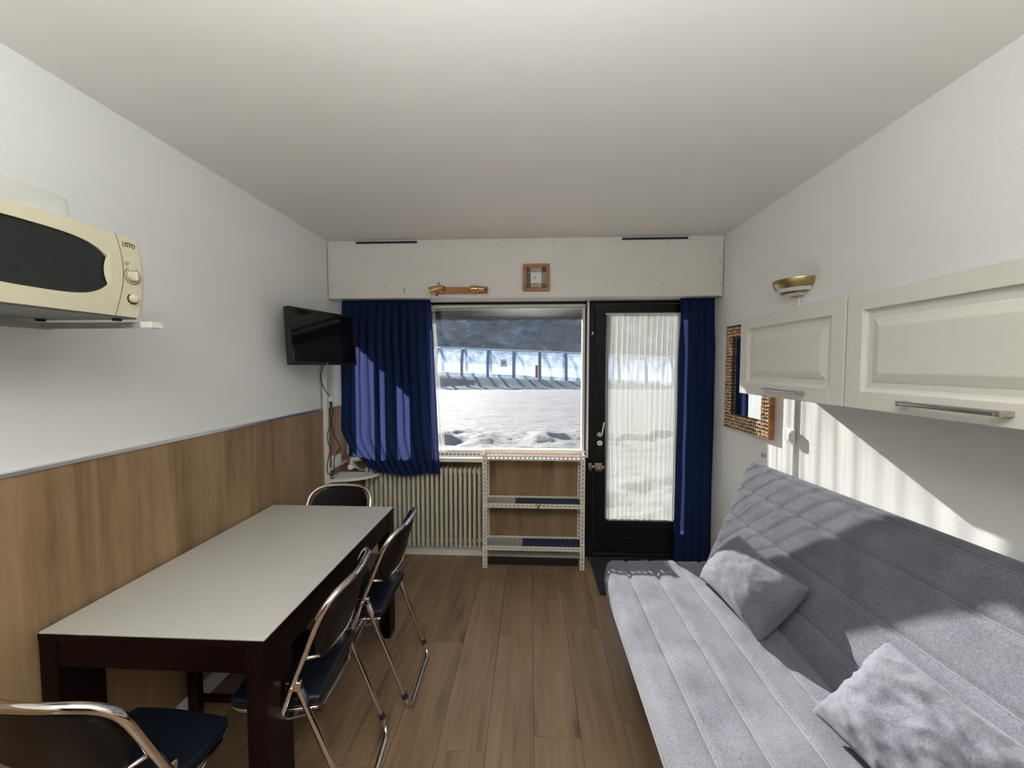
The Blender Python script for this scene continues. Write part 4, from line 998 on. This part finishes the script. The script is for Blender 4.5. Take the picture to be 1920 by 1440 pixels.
gm.v = [(front_pt(y, z).x - 0.006, y, z) for y, z in ov] + [(MX, OC[0], OC[1])]
gm.f = [(i, (i + 1) % 96, 96) for i in range(96)]
mw.part('door_window', gm, M['mwglass'], True, 0, parent=dr)
hp = MB(); 
def hf(u, v):
    z = OC[1] - 0.060 + 0.12 * v; w = 0.017 * math.sin(math.pi * v) ** 1.2; y = PY - 0.020 - w * (1 - u)
    return front_pt(y, z, -0.002 + 0.003 * u)
mw.part('door_handle', MB().grid(hf, 6, 20), M['cream'], True, 0, parent=dr)
# control panel
def cpf(u, v):
    z = MZa + (MZb - MZa) * v; y0 = seam_y(z) + 0.0016; y1 = MYb - 0.008 * (abs(2 * v - 1) ** 6)
    edge = max(0.0, (u - 0.9) / 0.1)
    return front_pt(y0 + (y1 - y0) * u, z, -0.010 * edge ** 2)
cpm = MB().grid(cpf, 16, 24)
def cps(u, v): p = cpf(1.0, u); return (p.x - 0.03 * v, p.y, p.z)
cpm.grid(cps, 24, 1)
cpm.grid(lambda u, v: (cpf(u, 1.0)[0] - 0.03 * v, cpf(u, 1.0)[1], cpf(u, 1.0)[2]), 16, 1); cpm.grid(lambda u, v: (cpf(u, 0.0)[0] - 0.03 * v, cpf(u, 0.0)[1], cpf(u, 0.0)[2]), 16, 1)
cp = mw.part('control_panel', cpm, M['cream'], True, 50)
FX = Matrix.Rotation(R(90), 4, 'Y')
def knob(y, z, r, d):
    x_ = front_pt(y, z).x
    kb = MB().lathe([(0, d), (r * 0.8, d), (r * 0.92, d * 0.9), (r, 0)], 24, Matrix.Translation((x_ - 0.001, y, z)) @ FX)
    o = mw.part('knob', kb, M['cream'], True, 50, parent=cp); return x_
sm_ = MB().tube([Vector((front_pt(0, MZa + (MZb - MZa) * i / 24).x + 0.0002, seam_y(MZa + (MZb - MZa) * i / 24) + 0.0008, MZa + 0.002 + (MZb - MZa - 0.004) * i / 24)) for i in range(25)], 0.0009, 5)
mw.part('door_gap', sm_, M['ink'], parent=cp)
x_ = knob(1.112, 1.787, 0.0155, 0.010)
mw.part('knob_grip', MB().rbox(x_ + 0.008, x_ + 0.016, 1.1085, 1.1155, 1.774, 1.800, 0.002), M['cream'], True, parent=cp)
x2 = knob(1.113, 1.722, 0.0125, 0.014)
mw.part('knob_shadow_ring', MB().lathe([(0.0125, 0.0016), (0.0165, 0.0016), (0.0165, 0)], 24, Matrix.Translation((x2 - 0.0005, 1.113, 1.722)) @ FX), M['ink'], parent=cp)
tk = MB()
for i in range(34):
    a = R(-60 + i * 300 / 33) + R(90); y, z = 1.112 - 0.0235 * math.sin(a), 1.787 + 0.0235 * math.cos(a)
    tk.box(-0.0002, 0.0006, -0.0008, 0.0008, -0.0016 if i % 3 else -0.003, 0.0016, Matrix.Translation((front_pt(y, z).x, y, z)) @ Matrix.Rotation(a, 4, 'X'))
tk.lathe([(0.0172, 0.0008), (0.0178, 0.0008), (0.0178, 0)], 28, Matrix.Translation((front_pt(1.112, 1.787).x, 1.112, 1.787)) @ FX)
for k in range(3): tk.box(front_pt(1.1, 1.825).x - 0.0002, front_pt(1.1, 1.825).x + 0.0008, 1.092, 1.106 - 0.002 * k, 1.824 - k * 0.004, 1.8252 - k * 0.004)
tk = mw.part('dial_print', tk, M['ink'], parent=cp)
lx_ = front_pt(1.110, 1.880).x + 0.0012
TM = Matrix.Translation(Vector((lx_, 1.1105, 1.876)) - mw.loc) @ Matrix(((0, 0, 1, 0), (1, 0, 0, 0), (0, 1, 0, 0), (0, 0, 0, 1))) @ Matrix.Diagonal((0.92, 1.35, 1, 1))
text_mesh('LISTO', 0.0150, 'lettering', M['ink'], TM, cp, 0.0005)
mw.part('base_plate', MB().box(-1.49, MX - 0.012, MYa + 0.01, MYb - 0.01, MZa - 0.004, MZa + 0.008), M['greyplastic'])
for yy_ in (MYa + 0.05, MYb - 0.04):
    for xx in (-1.46, -1.22): mw.part('foot', MB().lathe([(0, -0.008), (0.011, -0.008), (0.012, 0.004)], 10, Matrix.Translation((xx, yy_, MZa - 0.003))), M['rubber'])
mb_ = Thing('microwave_bracket', (XL, 0.93, 1.63), 'grey metal wall bracket carrying the microwave', 'bracket')
for nm, yy_ in (('arm', 1.155), ('arm', 0.76)):
    mb_.part(nm, MB().box(-1.50, -1.18, yy_ - 0.016, yy_ + 0.016, 1.6545, 1.6565).box(-1.50, -1.18, yy_ - 0.016, yy_ - 0.0135, 1.638, 1.6545), M['bracket'])
    mb_.part('arm_cap', MB().box(-1.1798, -1.142, yy_ - 0.017, yy_ + 0.017, 1.640, 1.658), M['white'])
mb_.part('wall_plate', MB().box(XL, XL + 0.020, 0.744, 1.171, 1.638, 1.6565), M['bracket'])
tubb = MB()
def tb_(inset):
    return lambda u, v: (lambda a, k: ((-1.395 + (0.105 - inset) * (k - 0.07 * (v)) * math.copysign(abs(math.cos(a)) ** 0.5, math.cos(a)), 0.965 + (0.135 - inset) * (k - 0.07 * v) * math.copysign(abs(math.sin(a)) ** 0.5, math.sin(a)), MZb - 0.003 + 0.098 * v)))(2 * math.pi * u, 1.0)
tubb.grid(tb_(0), 48, 6); 
o_ = len(tubb.v); tubb.v.append((-1.395, 0.965, MZb + 0.096)); top0 = 49 * 6
for i in range(48): tubb.f.append((top0 + i, top0 + i + 1, o_))
single('plastic_tub', tubb, M['tub'], 'translucent upturned plastic tub on top of the microwave', 'tub', (-1.395, 0.965, MZb), True, 50)

# ------------------------------------------------------------------ clock
ck = Thing('wall_clock', (0.039, 2.895, 2.16), 'square wooden clock with a mosaic of small tiles on the valance', 'clock')
c0, z0c = 0.039, 2.162; HWc = 0.097
fc = MB()
for (a0, a1, b0, b1) in ((-HWc, HWc, HWc - 0.023, HWc), (-HWc, HWc, -HWc, -HWc + 0.023), (-HWc, -HWc + 0.023, -HWc + 0.023, HWc - 0.023), (HWc - 0.023, HWc, -HWc + 0.023, HWc - 0.023)):
    fc.rbox(c0 + a0, c0 + a1, 2.868, 2.895, z0c + b0, z0c + b1, 0.002, k=1)
ck.part('frame', fc, M['orange_wood'])
ck.part('backing', MB().box(c0 - HWc + 0.02, c0 + HWc - 0.02, 2.884, 2.894, z0c - HWc + 0.02, z0c + HWc - 0.02), M['perf'])
cuts = [-0.0735, -0.039, 0.036, 0.0735]
cols = {(0, 0): (0.05, 0.03, 0.025), (2, 2): (0.05, 0.03, 0.025), (0, 2): (0.06, 0.035, 0.03), (2, 0): (0.05, 0.03, 0.02), (1, 2): (0.42, 0.30, 0.20), (1, 0): (0.40, 0.31, 0.17), (0, 1): (0.09, 0.07, 0.055), (2, 1): (0.30, 0.23, 0.15)}
for (i, j), c in cols.items():
    m_ = plain('clock_tile_%d%d' % (i, j), c, 0.4, var=0.35, scale=90)
    ck.part('tile', MB().rbox(c0 + cuts[i] + 0.002, c0 + cuts[i + 1] - 0.002, 2.879, 2.885, z0c + cuts[j] + 0.002, z0c + cuts[j + 1] - 0.002, 0.0015, k=1), m_)
dl = ck.part('dial', MB().rbox(c0 + cuts[1] + 0.001, c0 + cuts[2] - 0.001, 2.877, 2.885, z0c + cuts[1] + 0.001, z0c + cuts[2] - 0.001, 0.001, k=1), M['plastic'])
tk = MB()
for h_i in range(12):
    a = 2 * math.pi * h_i / 12; tk.box(-0.0016, 0.0016, -0.0005, 0.0004, 0.025, 0.0315, Matrix.Translation((c0 - 0.0015, 2.877, z0c - 0.0015)) @ Matrix.Rotation(a, 4, 'Y'))
ck.part('hour_marks', tk, M['ink'], parent=dl)
for (a, l_, w_) in ((R(-56), 0.018, 0.0022), (R(-128), 0.025, 0.0015)):
    ck.part('hand', MB().box(-w_, w_, -0.002, -0.001, -0.004, l_, Matrix.Translation((c0 - 0.0015, 2.877, z0c - 0.0015)) @ Matrix.Rotation(a, 4, 'Y')), M['ink'], parent=dl)

# ------------------------------------------------------------------ spotlight bar
sb = Thing('spotlight_bar', (-0.53, 2.895, 2.075), 'pine bar with two brass spotlights on the valance above the window', 'spotlight')
sb.part('bar', MB().rbox(-0.685, -0.315, 2.868, 2.894, 2.052, 2.098, 0.003, k=1), M['orange_wood'])
sb.part('bar_screw', MB().lathe([(0, 0.007), (0.006, 0.006), (0.011, 0.003), (0.012, 0)], 14, Matrix.Translation((-0.548, 2.868, 2.075)) @ Matrix.Rotation(R(90), 4, 'X')), M['brass'], True)
def spot(cx, cz, ang, yaw_, ln_):
    T = Matrix.Translation((cx, 2.835, cz)) @ Matrix.Rotation(yaw_, 4, 'Z') @ Matrix.Rotation(ang, 4, 'Y')
    h = sb.part('lamp_head', MB().lathe([(0.0, -0.055), (0.012, -0.055), (0.018, -0.048), (0.018, -0.010), (0.0235, -0.006), (0.0245, 0.0), (0.0245, ln_), (0.0265, ln_ + 0.002), (0.0265, ln_ + 0.006), (0.022, ln_ + 0.006), (0.020, 0.01), (0, 0.008)], 24, T), M['brass'], True, 50)
    sb.part('lamp_glass', MB().lathe([(0, ln_ - 0.006), (0.021, ln_ - 0.008)], 20, T), M['greyplastic'], True, parent=h)
    sb.part('switch_knob', MB().lathe([(0, -0.066), (0.007, -0.066), (0.008, -0.055)], 12, T), M['redlabel'], True, parent=h)
    return h
spot(-0.685, 2.078, R(-106), R(12), 0.045)
sb.part('swivel', MB().tube([(-0.66, 2.868, 2.078), (-0.668, 2.84, 2.078)], 0.008, 8).lathe([(0, 0.012), (0.018, 0.012), (0.018, 0)], 14, Matrix.Translation((-0.66, 2.868, 2.076)) @ Matrix.Rotation(R(90), 4, 'X')), M['brass'], True)
spot(-0.385, 2.075, R(-90), R(0), 0.040)
sb.part('swivel', MB().tube([(-0.355, 2.868, 2.075), (-0.36, 2.84, 2.075)], 0.008, 8).lathe([(0, 0.012), (0.018, 0.012), (0.018, 0)], 14, Matrix.Translation((-0.35, 2.868, 2.076)) @ Matrix.Rotation(R(90), 4, 'X')), M['brass'], True)
sb.part('cable_loop', MB().tube(smooth_path([(-0.672, 2.86, 2.09), (-0.676, 2.85, 2.118), (-0.670, 2.85, 2.128), (-0.664, 2.85, 2.118), (-0.664, 2.86, 2.09)], 4), 0.0022, 6), M['coil'], True)
sb.part('paper_tag', MB().box(-0.010, 0.010, -0.0008, 0.0008, -0.026, 0.0, Matrix.Translation((-0.668, 2.822, 2.046)) @ Matrix.Rotation(R(35), 4, 'Y')), M['redlabel'])
